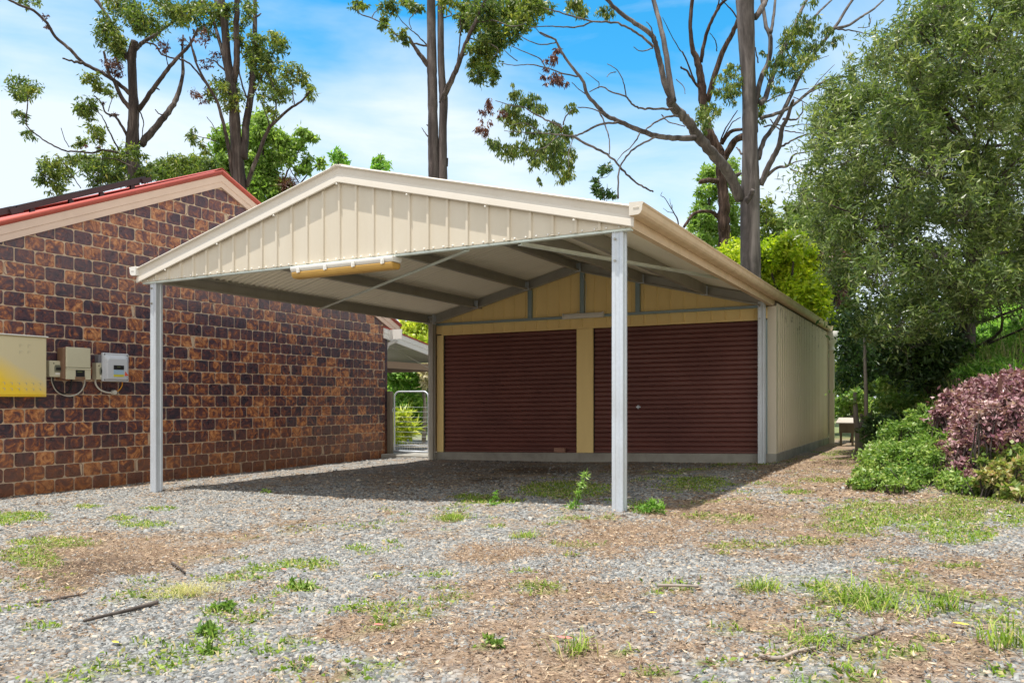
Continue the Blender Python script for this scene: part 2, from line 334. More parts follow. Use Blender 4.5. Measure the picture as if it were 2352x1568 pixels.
# ------------------------------------------------------------------ carport and garage: one steel building
W, D, HB, LG = 6.0, 5.854, 2.506, 5.95
YE = D+LG; AL = .12; SL = .25                            # roof pitch 14 degrees
def zr(x): return HB+.15+SL*(3-abs(x-3))                 # underside of the roof sheets
shed = thing("carport_garage", "cream steel gable-roofed carport joined to a double garage with two maroon roller doors", "carport garage", (3, 5.9, 0))
def cee(b, p0, p1, h, wd, u, w, t=.012, flip=1):         # open C section swept from p0 to p1; w is up, u the way the flanges point
    prof = [(0, 0), (wd, 0), (wd, .02), (wd-t*.4, .02), (wd-t*.4, t*.5), (t*.4, t*.5), (t*.4, h-t*.5), (wd-t*.4, h-t*.5), (wd-t*.4, h-.02), (wd, h-.02), (wd, h), (0, h)]
    prof = [(a*flip, c) for a, c in prof]
    b.sweep(prof, p0, p1, u, w)
def post(x, y, ztop, mat, facing=1):
    zb = float(height(x, y))-.12; b = MB(); w = .10
    # a boxed post with a shallow groove down its front and side faces
    h = w/2
    prof = [(-h, -h), (-h*.35, -h), (-h*.30, -h+.006), (h*.30, -h+.006), (h*.35, -h), (h, -h), (h, -h*.4), (h-.006, -h*.35), (h-.006, h*.35), (h, h*.4), (h, h), (-h, h)]
    b.sweep([(p, q) for p, q in prof], (x, y, zb), (x, y, ztop), (1, 0, 0), (0, 1, 0))
    o = b.build("post", mat, shed); bevel(o, .004, 1)
    for zz in (ztop-.07, ztop-.25):
        k = MB(); k.tube([(x-.02, y-.045, zz), (x-.02, y-.062, zz)], .011, 6); c = k.build("bolt", M['galv_dark'], o); c.location = (0, 0, 0)
    return o
post(.065, .045, HB-.002, M['galv']); post(5.975, .045, HB-.002, M['galv'])
post(.045, D-.07, HB+.14, M['galv_dark']); post(5.965, D-.03, HB+.05, M['galv'])
# eave beams, front head beam, rear rafters and purlins
b = MB(); cee(b, (-.02, .02, HB), (-.02, D+.05, HB), .16, .055, (1, 0, 0), (0, 0, 1)); b.build("eave_beam", M['galv_dark'], shed)
b = MB(); cee(b, (W+AL-.01, -.01, HB), (W+AL-.01, D+.18, HB), .16, .06, (-1, 0, 0), (0, 0, 1)); b.build("eave_beam", M['cream_dirty'], shed)
b = MB(); b.box(-.10, W+.10, -.022, .035, HB-.014, HB+.006); b.build("front_head_beam", M['galv_light'], shed)
b = MB()
for sx, x0 in ((1, .05), (-1, W-.05)):
    p0 = (x0, D-.02, HB-.01); p1 = (3, D-.02, HB-.01+SL*2.95)
    L = math.hypot(1, SL); cee(b, p0, p1, .15, .06, (0, -1, 0), (-SL*sx/L, 0, 1/L))
b.build("rafter", M['galv_dark'], shed)
for x in (1.0, 2.03, 3.0, 4.1, 5.12):
    b = MB(); zt = zr(x)-.012; dr = 1 if x < 3.5 else -1
    cee(b, (x+.03*(-dr), .03, zt-.15), (x+.03*(-dr), D-.08, zt-.15), .15, .06, (dr, 0, 0), (0, 0, 1))
    cee(b, (x+.03*(-dr), D+.0, zt-.15), (x+.03*(-dr), YE-.05, zt-.15), .15, .06, (dr, 0, 0), (0, 0, 1))
    o = b.build("purlin", M['galv_dark'], shed)
    b = MB(); b.box(x-.05, x+.05, D-.092, D-.082, zt-.16, zt-.02); b.box(x-.05, x-.04, D-.15, D-.092, zt-.15, zt-.03)
    for dz in (.05, .11): b.tube([(x+.01, D-.092, zt-dz), (x+.01, D-.107, zt-dz)], .011, 6)
    c = b.build("cleat", M['galv'], o); c.location = (0, 0, 0)
b = MB(); b.box(-.045, -.03, D-.16, D-.02, HB-.01, HB+.17); b.box(.10, .112, D-.13, D-.03, HB-.01, HB+.17)
for xx in (.02, .07):
    for zz in (.04, .12): b.tube([(xx, D-.125, HB+zz), (xx, D-.14, HB+zz)], .012, 6)
b.build("joint_plate", M['galv'], shed)
# corrugated roof sheets
def corr(y, pitch=.1016, amp=.034): return amp*(np.clip(np.abs(np.sin(math.pi*y/pitch)), 0, .8)-.5)
ys = np.arange(-.03, YE+.12, .1016/8)
for side in (0, 1):
    xs = [-.16, 1.0, 2.0, 3.0] if side == 0 else [3.0, 4.0, 5.0, W+.16]
    V = []; n = len(ys)
    for lay in (0, .014):
        for x in xs:
            z = HB+.16+SL*(3-abs(x-3))+corr(ys)+lay; V += [(x, y, zz) for y, zz in zip(ys, z)]
    Fs = []; k = len(xs)*n
    for l in (0, 1):
        for i in range(len(xs)-1):
            for j in range(n-1):
                q = (l*k+i*n+j, l*k+(i+1)*n+j, l*k+(i+1)*n+j+1, l*k+i*n+j+1); Fs.append(q if l else q[::-1])
    for i in (0, len(xs)-1):
        for j in range(n-1): Fs.append((i*n+j, i*n+j+1, k+i*n+j+1, k+i*n+j))
    for i in range(len(xs)-1):
        for j in (0, n-1): Fs.append((i*n+j, (i+1)*n+j, k+(i+1)*n+j, k+i*n+j))
    o = mesh_obj("roof_sheet", V, Fs, [M['under'], M['roof_top']], shed)
    nf = (len(xs)-1)*(n-1)
    mi = np.zeros(len(Fs), dtype=np.int32); mi[nf:2*nf] = 1; o.data.polygons.foreach_set("material_index", mi)
b = MB(); L = math.hypot(1, SL)
b.sweep([(-.15, -.02), (-.13, .0), (-.03, .028), (0, .035), (.03, .028), (.13, 0), (.15, -.02), (.15, -.026), (0, .02), (-.15, -.026)], (3, -.03, zr(3)+.04), (3, YE+.1, zr(3)+.04), (1, 0, 0), (0, 0, 1))
b.build("ridge_cap", M['cream_light'], shed)
# ribbed wall sheeting: trapezoidal ribs running up the wall
def ribbed(b, a0, a1, ztop, zbot, off, axis, pitch=.2177, phase=0.0, rib=.028, rh=.016, sgn=-1, minor=0):
    xs = [a0]; ks = math.ceil((a0-phase)/pitch); pts = [(a0, 0)]
    k = ks-1
    while True:
        c = phase+k*pitch
        if c-rib > a1: break
        for dx, h in ((-rib/2-.006, 0), (-rib/2+.002, rh), (rib/2-.002, rh), (rib/2+.006, 0)):
            if a0 < c+dx < a1: pts.append((c+dx, h))
        if minor:
            for m_ in range(1, minor+1):
                cm = c+pitch*m_/(minor+1)
                for dx, h in ((-.010, 0), (-.004, .004), (.004, .004), (.010, 0)):
                    if a0 < cm+dx < a1: pts.append((cm+dx, h))
        k += 1
    pts.append((a1, 0)); pts.sort(key=lambda p: p[0]); n = len(pts); V = []
    for zz in (zbot, ztop):
        for p, h in pts:
            z = zz(p) if callable(zz) else zz; q = off+sgn*h
            V.append((p, q, z) if axis == 'x' else (q, p, z))
    for zz in (zbot, ztop):
        for p, h in pts:
            z = zz(p) if callable(zz) else zz; q = off+sgn*h-sgn*.003
            V.append((p, q, z) if axis == 'x' else (q, p, z))
    Fs = [(i, i+1, n+i+1, n+i) for i in range(n-1)]+[(2*n+i, 3*n+i, 3*n+i+1, 2*n+i+1) for i in range(n-1)]
    Fs += [(i, 2*n+i, 2*n+i+1, i+1) for i in range(n-1)]+[(n+i, n+i+1, 3*n+i+1, 3*n+i) for i in range(n-1)]
    b.add(V, Fs)
b = MB(); ribbed(b, -AL+.005, W+AL-.005, lambda x: HB+.12+SL*(3-abs(x-3)), HB+.006, -.030, 'x', phase=3.0)
gab = b.build("gable_sheet", M['cream'], shed)
b = MB(); b.tube([(0, .006, 0), (0, -.006, 0), (0, -.010, 0)], [.009, .009, .005], 6); scr = b.build("screw", M['white']); first = True
for k in range(-14, 15):
    x = 3+k*.2177
    P_ = [(x+dx, -.034, HB+.02) for dx in (-.045, .06)] if -AL < x < W+AL else []
    if k % 4 == 0: P_.append((x, -.078, HB+.012+SL*(3-abs(x-3))))
    for p_ in P_:
        if -AL+.02 < p_[0] < W+AL-.02:
            c = scr if first else scr.copy()
            if not first: scene.collection.objects.link(c)
            first = False; c.parent = gab; c.location = p_
# barge capping: rolled top edge, recessed upper band, lower band turned out
for s in (-1, 1):
    b = MB(); x1 = 3+s*(3+AL+.02)
    prof = [(.05, .195), (-.078, .203), (-.088, .198), (-.092, .190), (-.088, .182), (-.080, .178), (-.062, .172), (-.056, .108), (-.060, .100), (-.074, .070), (-.078, .008), (-.072, .000), (-.060, .003), (-.048, .10), (-.04, .165), (.05, .185)]
    # along the slope; profile axes: outwards (y) and straight up
    for_x = lambda x: HB+.0+SL*(3-abs(x-3))
    p0 = (3, 0, for_x(3)); p1 = (x1, 0, for_x(x1))
    b.sweep([(p, .030+q*.87) for p, q in prof], p0, p1, (0, 1, 0), (0, 0, 1)); o = b.build("barge_capping", M['cream_light'], shed)
b = MB(); b.sweep([(-.07, 0), (0, .018), (.07, 0), (.07, -.01), (0, .008), (-.07, -.01)], (3, -.094, HB+.75+.190), (3, .05, HB+.75+.190), (1, 0, SL*0), (0, 0, 1)); b.build("apex_cap", M['cream_light'], shed)
# gutters, with end stops and the end moulding of a quad gutter
GP = [(0, 0), (.075, .0), (.096, .012), (.108, .034), (.113, .075), (.120, .082), (.124, .095), (.118, .100), (.112, .095), (.106, .08), (.101, .036), (.09, .018), (.073, .007), (.007, .007), (.007, .105), (0, .105)]
for s, x0 in ((1, W+AL-.005), (-1, -AL+.005)):
    b = MB(); b.sweep([(s*p, q) for p, q in GP], (x0, -.10, HB+.085), (x0, YE+.1, HB+.085), (1, 0, 0), (0, 0, 1), cap=False)
    o = b.build("gutter", M['cream_dirty'] if s > 0 else M['white'], shed)
    b = MB()
    pr = [(0, 0), (.075, 0), (.096, .012), (.108, .034), (.113, .075), (.124, .095), (.118, .102), (0, .107)]
    b.sweep([(s*p, q) for p, q in pr], (x0, YE+.1, HB+.085), (x0, YE+.104, HB+.085), (1, 0, 0), (0, 0, 1)); c = b.build('end_stop', M['cream_dirty'], o); c.location = (0, 0, 0); b = MB()
    b.sweep([(s*p, q) for p, q in pr], (x0, -.104, HB+.085), (x0, -.100, HB+.085), (1, 0, 0), (0, 0, 1))
    for zz in (.062, .055): b.box(x0+s*.035 if s > 0 else x0-.085, x0+.085 if s > 0 else x0-.035, -.107, -.104, HB+.085+zz-.003, HB+.085+zz)
    c = b.build("end_stop", M['white'] if s < 0 else M['cream_light'], o); c.location = (0, 0, 0)
# diagonal flat braces
for p, q in (((4.49, .02, HB-.02), (.03, 2.83, HB-.035)), ((5.04, .02, HB-.02), (5.97, 3.46, HB+.07))):
    b = MB(); d = np.array(q)-np.array(p); d /= np.linalg.norm(d); sd = np.cross(d, [0, 0, 1]); sd /= np.linalg.norm(sd)
    b.sweep([(-.022, -.012), (.022, -.012), (.022, .018), (.016, .018), (.016, -.006), (-.022, -.006)], p, q, sd, (0, 0, 1)); b.build("diagonal_brace", M['galv_light'], shed)
# garage front wall
YW = D+.10
zs = lambda x: 0.139+(x-.2)*(.156/5.7)                    # top of the slab in front of the doors
ZG, ZT = HB-.014, HB-.2025
wall = MB()
ribbed(wall, .03, W+.02, lambda x: zr(x)-.004, ZG+.02, YW, 'x', phase=3.0, rib=.012, rh=.010, minor=0)
ws = wall.build("upper_wall_sheet", M['yellow'], shed)
b = MB(); ribbed(b, .03, W+.02, ZG-.006, ZT+.02, YW, 'x', phase=3.0, rib=.012, rh=.012); b.build("lintel_sheet", M['yellow'], shed)
b = MB(); b.box(.16, W-.05, YW-.030, YW+.06, ZT-.004, ZT+.026); b.build("lintel_trim", M['yellow'], shed)
b = MB(); b.box(.045, W-.04, YW-.055, YW-.004, ZG-.012, ZG+.020); b.box(.045, W-.04, YW-.055, YW-.050, ZG+.020, ZG+.028); b.build("girt", M['galv_blue'], shed)
for x in (2.03, 3.02, 4.0):
    b = MB(); cee(b, (x-.035, YW-.05, ZG+.02), (x-.035, YW-.05, zr(x)-.16), .045, .07, (1, 0, 0), (0, 1, 0)) if False else None
    b.box(x-.035, x+.03, YW-.052, YW-.004, ZG+.021, zr(x)-.155); b.box(x-.04, x-.035, YW-.060, YW-.004, ZG+.021, zr(x)-.155); b.build("mullion", M['galv_blue'], shed)
def jamb(name, x0, x1, y0, y1, mat):
    b = MB(); V = []
    for x in (x0, x1):
        for y in (y0, y1): V += [(x, y, zs(x)+.001), (x, y, ZT-.006)]
    b.add(V, [(0, 1, 3, 2), (4, 6, 7, 5), (0, 4, 5, 1), (2, 3, 7, 6), (0, 2, 6, 4), (1, 5, 7, 3)]); return bevel(b.build(name, mat, shed), .006)
jamb("door_jamb", .055, .19, YW-.02, YW+.1, M['yellow']); jamb("centre_pillar", 2.905, 3.20, YW-.03, YW+.12, M['yellow']); jamb("door_jamb", 5.93, 6.02, YW-.02, YW+.1, M['galv_blue'])
b = MB(); b.box(.19, .205, YW+.01, YW+.12, .14, ZT-.01); b.box(3.20, 3.212, YW+.01, YW+.12, .22, ZT-.01); b.build("door_guide", M['black'], shed)
for x0, x1 in ((.195, 2.905), (3.20, 5.93)):
    prof = []; z = 0.0; H = ZT-.002
    y0 = YW+.045
    # ribbed curtain, laths 80 mm apart, following the sill line
    V = []; cols = 2; n = 0; zz = []
    nl = 27
    for i in range(nl):
        for f_, d_ in ((0.0, 0.0), (.08, .012), (.16, .018), (.70, .020), (.78, .016), (.86, .004), (.93, -.002)): zz.append(((i+f_)/nl, d_))
    zz.append((1.0, 0)); n = len(zz)
    for x in (x0, x1):
        zb = zs(x)+.035
        for f_, d_ in zz: V.append((x, y0-d_, zb+f_*(H-zb)))
    Fs = [(i, n+i, n+i+1, i+1) for i in range(n-1)]
    door = mesh_obj("roller_door", V, Fs, M['maroon'], shed)
    b = MB(); V = []
    for x in (x0+.004, x1-.004):
        for y in (y0-.03, y0+.01): V += [(x, y, zs(x)+.004), (x, y, zs(x)+.036)]
    b.add(V, [(0, 1, 3, 2), (4, 6, 7, 5), (0, 4, 5, 1), (2, 3, 7, 6), (0, 2, 6, 4), (1, 5, 7, 3)]); c = b.build("bottom_rail", M['maroon'], door); c.location = (0, 0, 0)
    if x0 > 3:
        hx = 3.95 if x0 > 3 else 1.45; b = MB(); b.box(hx, hx+.07, y0-.045, y0-.02, .98, 1.0); b.box(hx+.03, hx+.045, y0-.06, y0-.02, .96, 1.02); c = b.build("handle", M['galv'], door); c.location = (0, 0, 0)
# other walls, corner trims, slab
b = MB(); XW = 6.13
ribbed(b, D+.16, YE, HB+.05, lambda y: .255+.004*(y-D), XW, 'y', pitch=.19, phase=D+.2, rib=.035, rh=.014, sgn=1, minor=1); b.build("side_wall_sheet", M['cream_side'], shed)
b = MB(); ribbed(b, D+.12, YE, HB+.12, .10, -.05, 'y', pitch=.19, rib=.035, rh=.014, sgn=-1); b.build("side_wall_sheet", M['cream'], shed)
b = MB(); ribbed(b, -.05, XW, lambda x: zr(x), .2, YE, 'x', pitch=.19, sgn=1, rib=.035, rh=.014); b.build("rear_wall_sheet", M['cream'], shed)
b = MB(); b.sweep([(0, 0), (0, -.16), (-.13, -.16), (-.13, -.155), (-.004, -.155), (-.004, 0)], (XW+.016, D+.27, .245), (XW+.016, D+.27, HB-.004), (1, 0, 0), (0, 1, 0)); b.build("corner_trim", M['cream'], shed)
b = MB(); b.box(XW-.09, XW+.021, YE-.08, YE+.02, .24, HB+.03); b.build("corner_trim", M['cream'], shed)
b = MB(); b.box(-.05, XW+.0, D+.02, D+.05, -.3, .0) if False else None
V = []
for x in (-.08, XW+.03):
    for y in (D+.05, YE+.03): V += [(x, y, -.35), (x, y, zs(x))]
b.add(V, [(0, 1, 3, 2), (4, 6, 7, 5), (0, 4, 5, 1), (2, 3, 7, 6), (0, 2, 6, 4), (1, 5, 7, 3)])
b.build("slab", M['conc'], shed)
# downpipe with rain head at the far corner
b = MB(); px, py = XW+.085, YE+.03
b.sweep([(-.05, -.045), (.05, -.045), (.05, .045), (-.05, .045)], (px, py, .12), (px, py, HB-.31), (1, 0, 0), (0, 1, 0)); dp = bevel(b.build("downpipe", M['cream'], shed), .008)
b = MB(); b.tube([(px, py, HB-.34), (px, py, HB-.30), (px, py, HB-.20), (px, py, HB-.18), (px, py, HB-.10), (px, py, HB+.06), (px, py, HB+.065)], [.07, .055, .06, .09, .115, .135, .13], 14); c = b.build("rain_head", M['white'], dp, True); c.location = (0, 0, 0)

# fluorescent lights: one hangs under the front gable, one on the wall girt
t = thing("fluorescent_light", "long fluorescent batten with yellowed amber diffuser under the front gable of the carport", "light", (3.05, .02, HB-.12))
a0, a1 = 2.36, 3.70
b = MB(); b.sweep([(-.075, 0), (.075, 0), (.075, -.03), (.06, -.055), (-.06, -.055), (-.075, -.03)], (a0, .0, HB-.016), (a1, .0, HB-.016), (0, 1, 0), (0, 0, 1)); h_ = bevel(b.build("housing", M['white'], t), .006)
b = MB(); b.sweep([(-.072, 0), (.072, 0), (.066, -.045), (.045, -.065), (-.045, -.065), (-.066, -.045)], (a0+.01, .0, HB-.072), (a1-.01, .0, HB-.072), (0, 1, 0), (0, 0, 1)); bevel(b.build("diffuser", M['lens'], t), .012)
for k in range(4):
    x = a0+.12+k*(a1-a0-.24)/3; b = MB(); b.box(x-.02, x+.02, -.085, -.072, HB-.085, HB-.030); b.box(x-.008, x+.008, -.092, -.085, HB-.09, HB-.05); b.build("clip", M['white'], t)
t = thing("fluorescent_light", "short cream fluorescent batten fixed to the yellow wall above the roller doors", "light", (3.05, YW-.1, ZG))
b = MB(); b.sweep([(-.055, 0), (.0, 0), (.0, .085), (-.04, .085), (-.055, .05)], (2.70, YW-.058, ZG-.025), (3.40, YW-.058, ZG-.025), (0, 1, 0), (0, 0, 1)); bevel(b.build("housing", M['white'], t), .006)
b = MB(); b.box(3.402, 3.42, YW-.118, YW-.052, ZG-.03, ZG+.065); b.box(2.68, 2.698, YW-.118, YW-.052, ZG-.03, ZG+.065); b.build("end_cap", M['white'], t)
b = MB(); b.tube([(3.08, YW-.06, ZG+.05), (3.085, YW-.065, ZG+.25), (3.10, YW-.062, ZG+.5), (3.07, YW-.06, ZG+.62), (3.05, YW-.09, ZG+.7)], .005, 6); b.tube([(2.93, YW-.07, ZG+.06), (2.95, YW-.07, ZG+.10), (2.98, YW-.066, ZG+.085)], .006, 6); b.build("cable", M['cable_white'], t)
# pale brick left against the left door
b = MB(); b.box(2.50, 2.70, YW-.075, YW-.01, zs(2.6)+.005, zs(2.6)+.085); tag(bevel(b.build("brick", painted('brick_offcut', (.35, .2, .15), .9, .4)), .008), "small pale brick lying at the foot of the left maroon roller door", "brick")

# ------------------------------------------------------------------ house on the left
XH = -1.735; YR, ZRD, SH = 2.50, 4.74, .442
house = thing("brick_house", "dark mottled brown block house with red metal roof seen from its gable end", "house", (-4, 2, 0))
HY0, HY1 = -2.9, 6.65
def zh(y): return ZRD-.27-SH*abs(y-YR)
b = MB()
poly = [(HY0, -.6), (HY1, -.6), (HY1, zh(HY1)), (YR, zh(YR)), (HY0, zh(HY0))]
V = [(XH-.0065, y, z) for y, z in poly]+[(XH-.25, y, z) for y, z in poly]
b.add(V, [(0, 1, 2, 3, 4), (9, 8, 7, 6, 5)]+[(i, i+5, (i+1) % 5+5, (i+1) % 5) for i in range(5)])
b.box(-11, XH-.26, HY0, HY1, -.6, zh(HY0)-.1)
mo = NT('mortar'); mo.set(col=mo.mix(mo.noise(30, 5, .7), (.62, .48, .35), (.42, .32, .23)), rough=.95, spec=.1); mo.bump(mo.noise(80, 4), .5, .004)
b.build("mortar_wall", mo.m, house)
bk = NT('glazed_blocks'); r_ = bk.rnd()
tcn = bk.n.new("ShaderNodeTexCoord"); mpn = bk.n.new("ShaderNodeMapping"); bk.L(tcn.outputs['Object'], mpn.inputs[0])
cv = bk.n.new("ShaderNodeCombineXYZ"); bk.L(bk.math('MULTIPLY', r_, 37.0), cv.inputs[0]); bk.L(bk.math('MULTIPLY', r_, 11.0), cv.inputs[1]); bk.L(bk.math('MULTIPLY', r_, 23.0), cv.inputs[2]); bk.L(cv.outputs[0], mpn.inputs['Location'])
n_a = bk.new("ShaderNodeTexNoise", Scale=7.5, Detail=6, Roughness=.66, Distortion=1.4); bk.L(mpn.outputs[0], n_a.inputs['Vector'])
n_b = bk.new("ShaderNodeTexNoise", Scale=14.0, Detail=5, Roughness=.65, Distortion=.8); bk.L(mpn.outputs[0], n_b.inputs['Vector'])
ra = bk.ramp(r_, [(0, (0, 0, 0)), (.28, (.1, .1, .1)), (.6, (.5, .5, .5)), (1, (1, 1, 1))])
fac = bk.math('ADD', n_a.outputs['Fac'], bk.math('MULTIPLY', bk.math('SUBTRACT', ra, .52), .20))
col = bk.ramp(fac, [(.30, (.032, .030, .044)), (.42, (.085, .044, .055)), (.50, (.16, .062, .052)), (.57, (.34, .125, .055)), (.70, (.66, .31, .13))])
col = bk.mix(bk.ramp(n_b.outputs['Fac'], [(.5, (0, 0, 0)), (.75, (.7, .7, .7))]), col, (.060, .045, .062))
sz = bk.n.new("ShaderNodeSeparateXYZ"); bk.L(tcn.outputs['Object'], sz.inputs[0])
rust = bk.math('MULTIPLY', bk.math('SUBTRACT', 1.0, bk.math('DIVIDE', bk.math('ADD', sz.outputs['Z'], .15), .9), True), bk.math('MULTIPLY', bk.noise(3, 5, .6), 1.0))
col = bk.mix(rust, col, (.27, .105, .032))           # red soil splashed up the lowest courses
pur = bk.math('MULTIPLY', bk.math('DIVIDE', bk.math('SUBTRACT', sz.outputs['Z'], 1.5), 2.2, True), .26)
col = bk.mix(pur, col, (.13, .062, .085))              # purple sheen on the upper courses painted into their colour
bk.set(col=col, rough=bk.ramp(n_b.outputs['Fac'], [(.3, (.20,)*3), (.7, (.45,)*3)]), spec=.5)
bk.bump(bk.math('ADD', n_b.outputs['Fac'], n_a.outputs['Fac']), .5, .006)
blk = MB(); bw, bh = .252, .1815; row = 0; z0 = -.46
while z0 < 4.4:
    y0 = HY0-(.126 if row % 2 else 0)+.02
    while y0 < HY1:
        a, c = max(y0, HY0)+.0058, min(y0+bw, HY1)-.0058; jz = random.uniform(-.002, .002)
        lo, hi = z0+.0058+jz, z0+bh-.0058+jz
        mn = min(zh(a), zh(c)) - .0
        if c-a > .05 and lo+.02 < max(zh(a), zh(c)):
            hi2 = hi
            rr = [random.uniform(.012, .038) for _ in range(4)]; pts = []
            for (cy_, cz_, sy, sz_, r) in ((c, hi2, 1, 1, rr[0]), (a, hi2, -1, 1, rr[1]), (a, lo, -1, -1, rr[2]), (c, lo, 1, -1, rr[3])):
                seq = [(0, 1), (.45, .8), (.8, .45), (1, 0)] if sy*sz_ < 0 else [(1, 0), (.8, .45), (.45, .8), (0, 1)]
                for p_, q_ in seq:
                    pts.append((cy_-sy*r+sy*r*p_+random.uniform(-.002, .002), cz_-sz_*r+sz_*r*q_+random.uniform(-.002, .002)))
            n = len(pts); my, mz = (a+c)/2, (lo+hi2)/2; out = random.uniform(.004, .010); tl = random.uniform(-.004, .004)
            V = [(XH-.021, y, z) for y, z in pts]+[(XH-.006+out*.3, y, z) for y, z in pts]+[(XH+out-.008+tl*(1 if y > my else -1), my+(y-my)*.93, mz+(z-mz)*.91) for y, z in pts]
            r = random.random()
            blk.add(V, [(i, (i+1) % n, n+(i+1) % n, n+i) for i in range(n)]+[(n+i, n+(i+1) % n, 2*n+(i+1) % n, 2*n+i) for i in range(n)]+[tuple(range(2*n, 3*n))], r)
        y0 += bw
    z0 += bh; row += 1
blkv = np.array(blk.V); top = zh(blkv[:, 1])+.10; blkv[:, 2] = np.minimum(blkv[:, 2], top); blk.V = [tuple(v) for v in blkv]
blk.build("block_wall", bk.m, house)
# end wall beyond the corner
b = MB(); b.box(-11, XH-.001, HY1-.0, HY1+.08, -.5, zh(HY1)); b.build("end_wall", bk.m, house)
# roof, barge boards, ridge
L = math.hypot(1, SH)
for s in (-1, 1):
    y1 = YR-5.9 if s < 0 else YR+4.62; z1 = ZRD-SH*abs(y1-YR)
    b = MB(); n = 160; xs_ = np.arange(-11, XH+.05, .0381)
    V = []
    for lay in (0, -.02):
        for yy, zz in ((YR, ZRD), (y1, z1)):
            for i, x in enumerate(xs_): V.append((x, yy, zz+.008*math.sin(i*math.pi/1.0*.5)-.045+lay))
    n = len(xs_); Fs = [(i, i+1, n+i+1, n+i) for i in range(n-1)]+[(2*n+i, 3*n+i, 3*n+i+1, 2*n+i+1) for i in range(n-1)]
    b.add(V, Fs); b.build("roof_sheet", M['red_roof'], house)
    b = MB(); pr = [(-.02, -.27), (.035, -.27), (.035, -.185), (.045, -.18), (.045, -.075), (-.02, -.075)]
    b.sweep(pr, (XH, YR, ZRD), (XH, y1, z1), (1, 0, 0), (0, 0, 1)); b.build("barge_board", M['pinkcream'], house)
    b = MB(); pr = [(-.16, -.012), (-.15, .004), (.02, .012), (.05, .010), (.075, -.006), (.082, -.030), (.070, -.055), (.05, -.065), (.047, -.074), (.03, -.074), (.03, -.03), (-.16, -.03)]
    b.sweep(pr, (XH, YR, ZRD), (XH, y1, z1), (1, 0, 0), (0, 0, 1)); b.build("barge_capping", M['red_roof'], house, True)
b = MB(); b.sweep([(-.14, -.05), (0, .02), (.14, -.05), (.14, -.06), (0, .01), (-.14, -.06)], (-11, YR, ZRD+.012), (XH+.06, YR, ZRD+.012), (0, 1, 0), (0, 0, 1)); b.build("ridge_cap", M['red_roof'], house)
# eave and verandah behind the house
b = MB(); y1 = YR+4.62; b.box(-11, XH+.045, y1-.03, y1, zh(y1)+.03, ZRD-SH*4.62-.02); b.box(XH-.02, XH+.35, HY1+.10, HY1+.12, 2.35, 2.55); b.build("fascia", M['white'], house)
va, vb = np.array([XH-.02, HY1+.12, 2.62]), np.array([XH-.02, HY1+3.6, 1.90])
va2 = on_x(880, 776, XH); vb2 = on_x(990, 818, XH); slope = (vb2-va2)/(vb2[1]-va2[1])
va = va2-slope*.0; vb = va2+slope*3.2
b = MB(); b.sweep([(-.03, 0), (.02, 0), (.02, .10), (.03, .105), (.03, .21), (-.03, .21)], va, vb, (1, 0, 0), (0, 0, 1)); b.build("verandah_barge", M['white'], house)
b = MB(); b.sweep([(-.1, .21), (.045, .21), (.05, .235), (-.1, .245)], va, vb, (1, 0, 0), (0, 0, 1)); b.build("verandah_capping", M['red_roof'], house)
b = MB(); b.add([tuple(va+[-.03, 0, .2]), tuple(vb+[-.03, 0, .2]), tuple(vb+[-6, 0, .2]), tuple(va+[-6, 0, .2]), tuple(va+[-.03, 0, .22]), tuple(vb+[-.03, 0, .22]), tuple(vb+[-6, 0, .22]), tuple(va+[-6, 0, .22])], [(0, 1, 2, 3), (7, 6, 5, 4), (0, 4, 5, 1), (1, 5, 6, 2), (2, 6, 7, 3), (3, 7, 4, 0)])
b.build("verandah_roof", M['galv_dark'], house)
b = MB(); b.box(-8, XH+.03, vb[1]-.1, vb[1], vb[2]-.02, vb[2]+.12); b.box(XH-.9, XH-.84, va[1], vb[1], vb[2]+.0, vb[2]+.15); b.build("verandah_beam", M['pinkcream'], house)
b = MB(); b.tube([(XH+.10, HY1+.30, 2.42), (XH+.06, HY1+.28, 2.34), (XH-.05, HY1+.16, 2.26), (XH-.12, HY1+.13, 2.1), (XH-.12, HY1+.13, 0)], .045, 10); b.build("downpipe", M['white'], house, True)
# solar panels on the near slope
nrm = np.array([0, -SH, 1])/L; dwn = np.array([0, -1, -SH])/L
for i, (d0, d1) in enumerate(((1.16, 3.16), (3.18, 5.3))):
    t = thing("solar_panel", ("upper", "lower")[i]+" dark framed solar panel on brackets on the red house roof", "solar panel", (XH-.9, YR-2-i*2, ZRD-.8-i*.9), group=None)
    b = MB(); P0 = np.array([-2.0, YR, ZRD])
    up = .02 if i == 0 else 0
    pa = P0+dwn*d0+nrm*(.050+up); pb = P0+dwn*d1+nrm*(.045)
    b.sweep([(0, 0), (-1.05, 0), (-1.05, .075), (0, .075)], pa, pb, (1, 0, 0), nrm); fr = b.build("frame", M['panel'], t)
    b = MB(); b.sweep([(-.03, .0755), (-1.02, .0755), (-1.02, .079), (-.03, .079)], pa+dwn*.03, pb-dwn*.03, (1, 0, 0), nrm); gl = NT('solar_glass'); gl.set(col=(.01, .012, .03), rough=.08, spec=.6); b.build("glass", gl.m, t)
    for k in (.12, .38, .62, .9):
        q = pa+(pb-pa)*k; b = MB(); b.box(q[0]-.06, q[0]-.02, q[1]-.03, q[1]+.03, q[2]-.17, q[2]+.0); b.box(q[0]-.08, q[0]+.0, q[1]-.06, q[1]+.05, q[2]-.185, q[2]-.165); b.build("bracket", M['panel'], t)
    q = pa if i == 0 else pa; b = MB(); b.sweep([(-.02, -.02), (.03, -.02), (.03, .05), (-.02, .05)], q-dwn*.06, q+dwn*.10, (1, 0, 0), nrm); b.build("clamp", M['panel'], t)

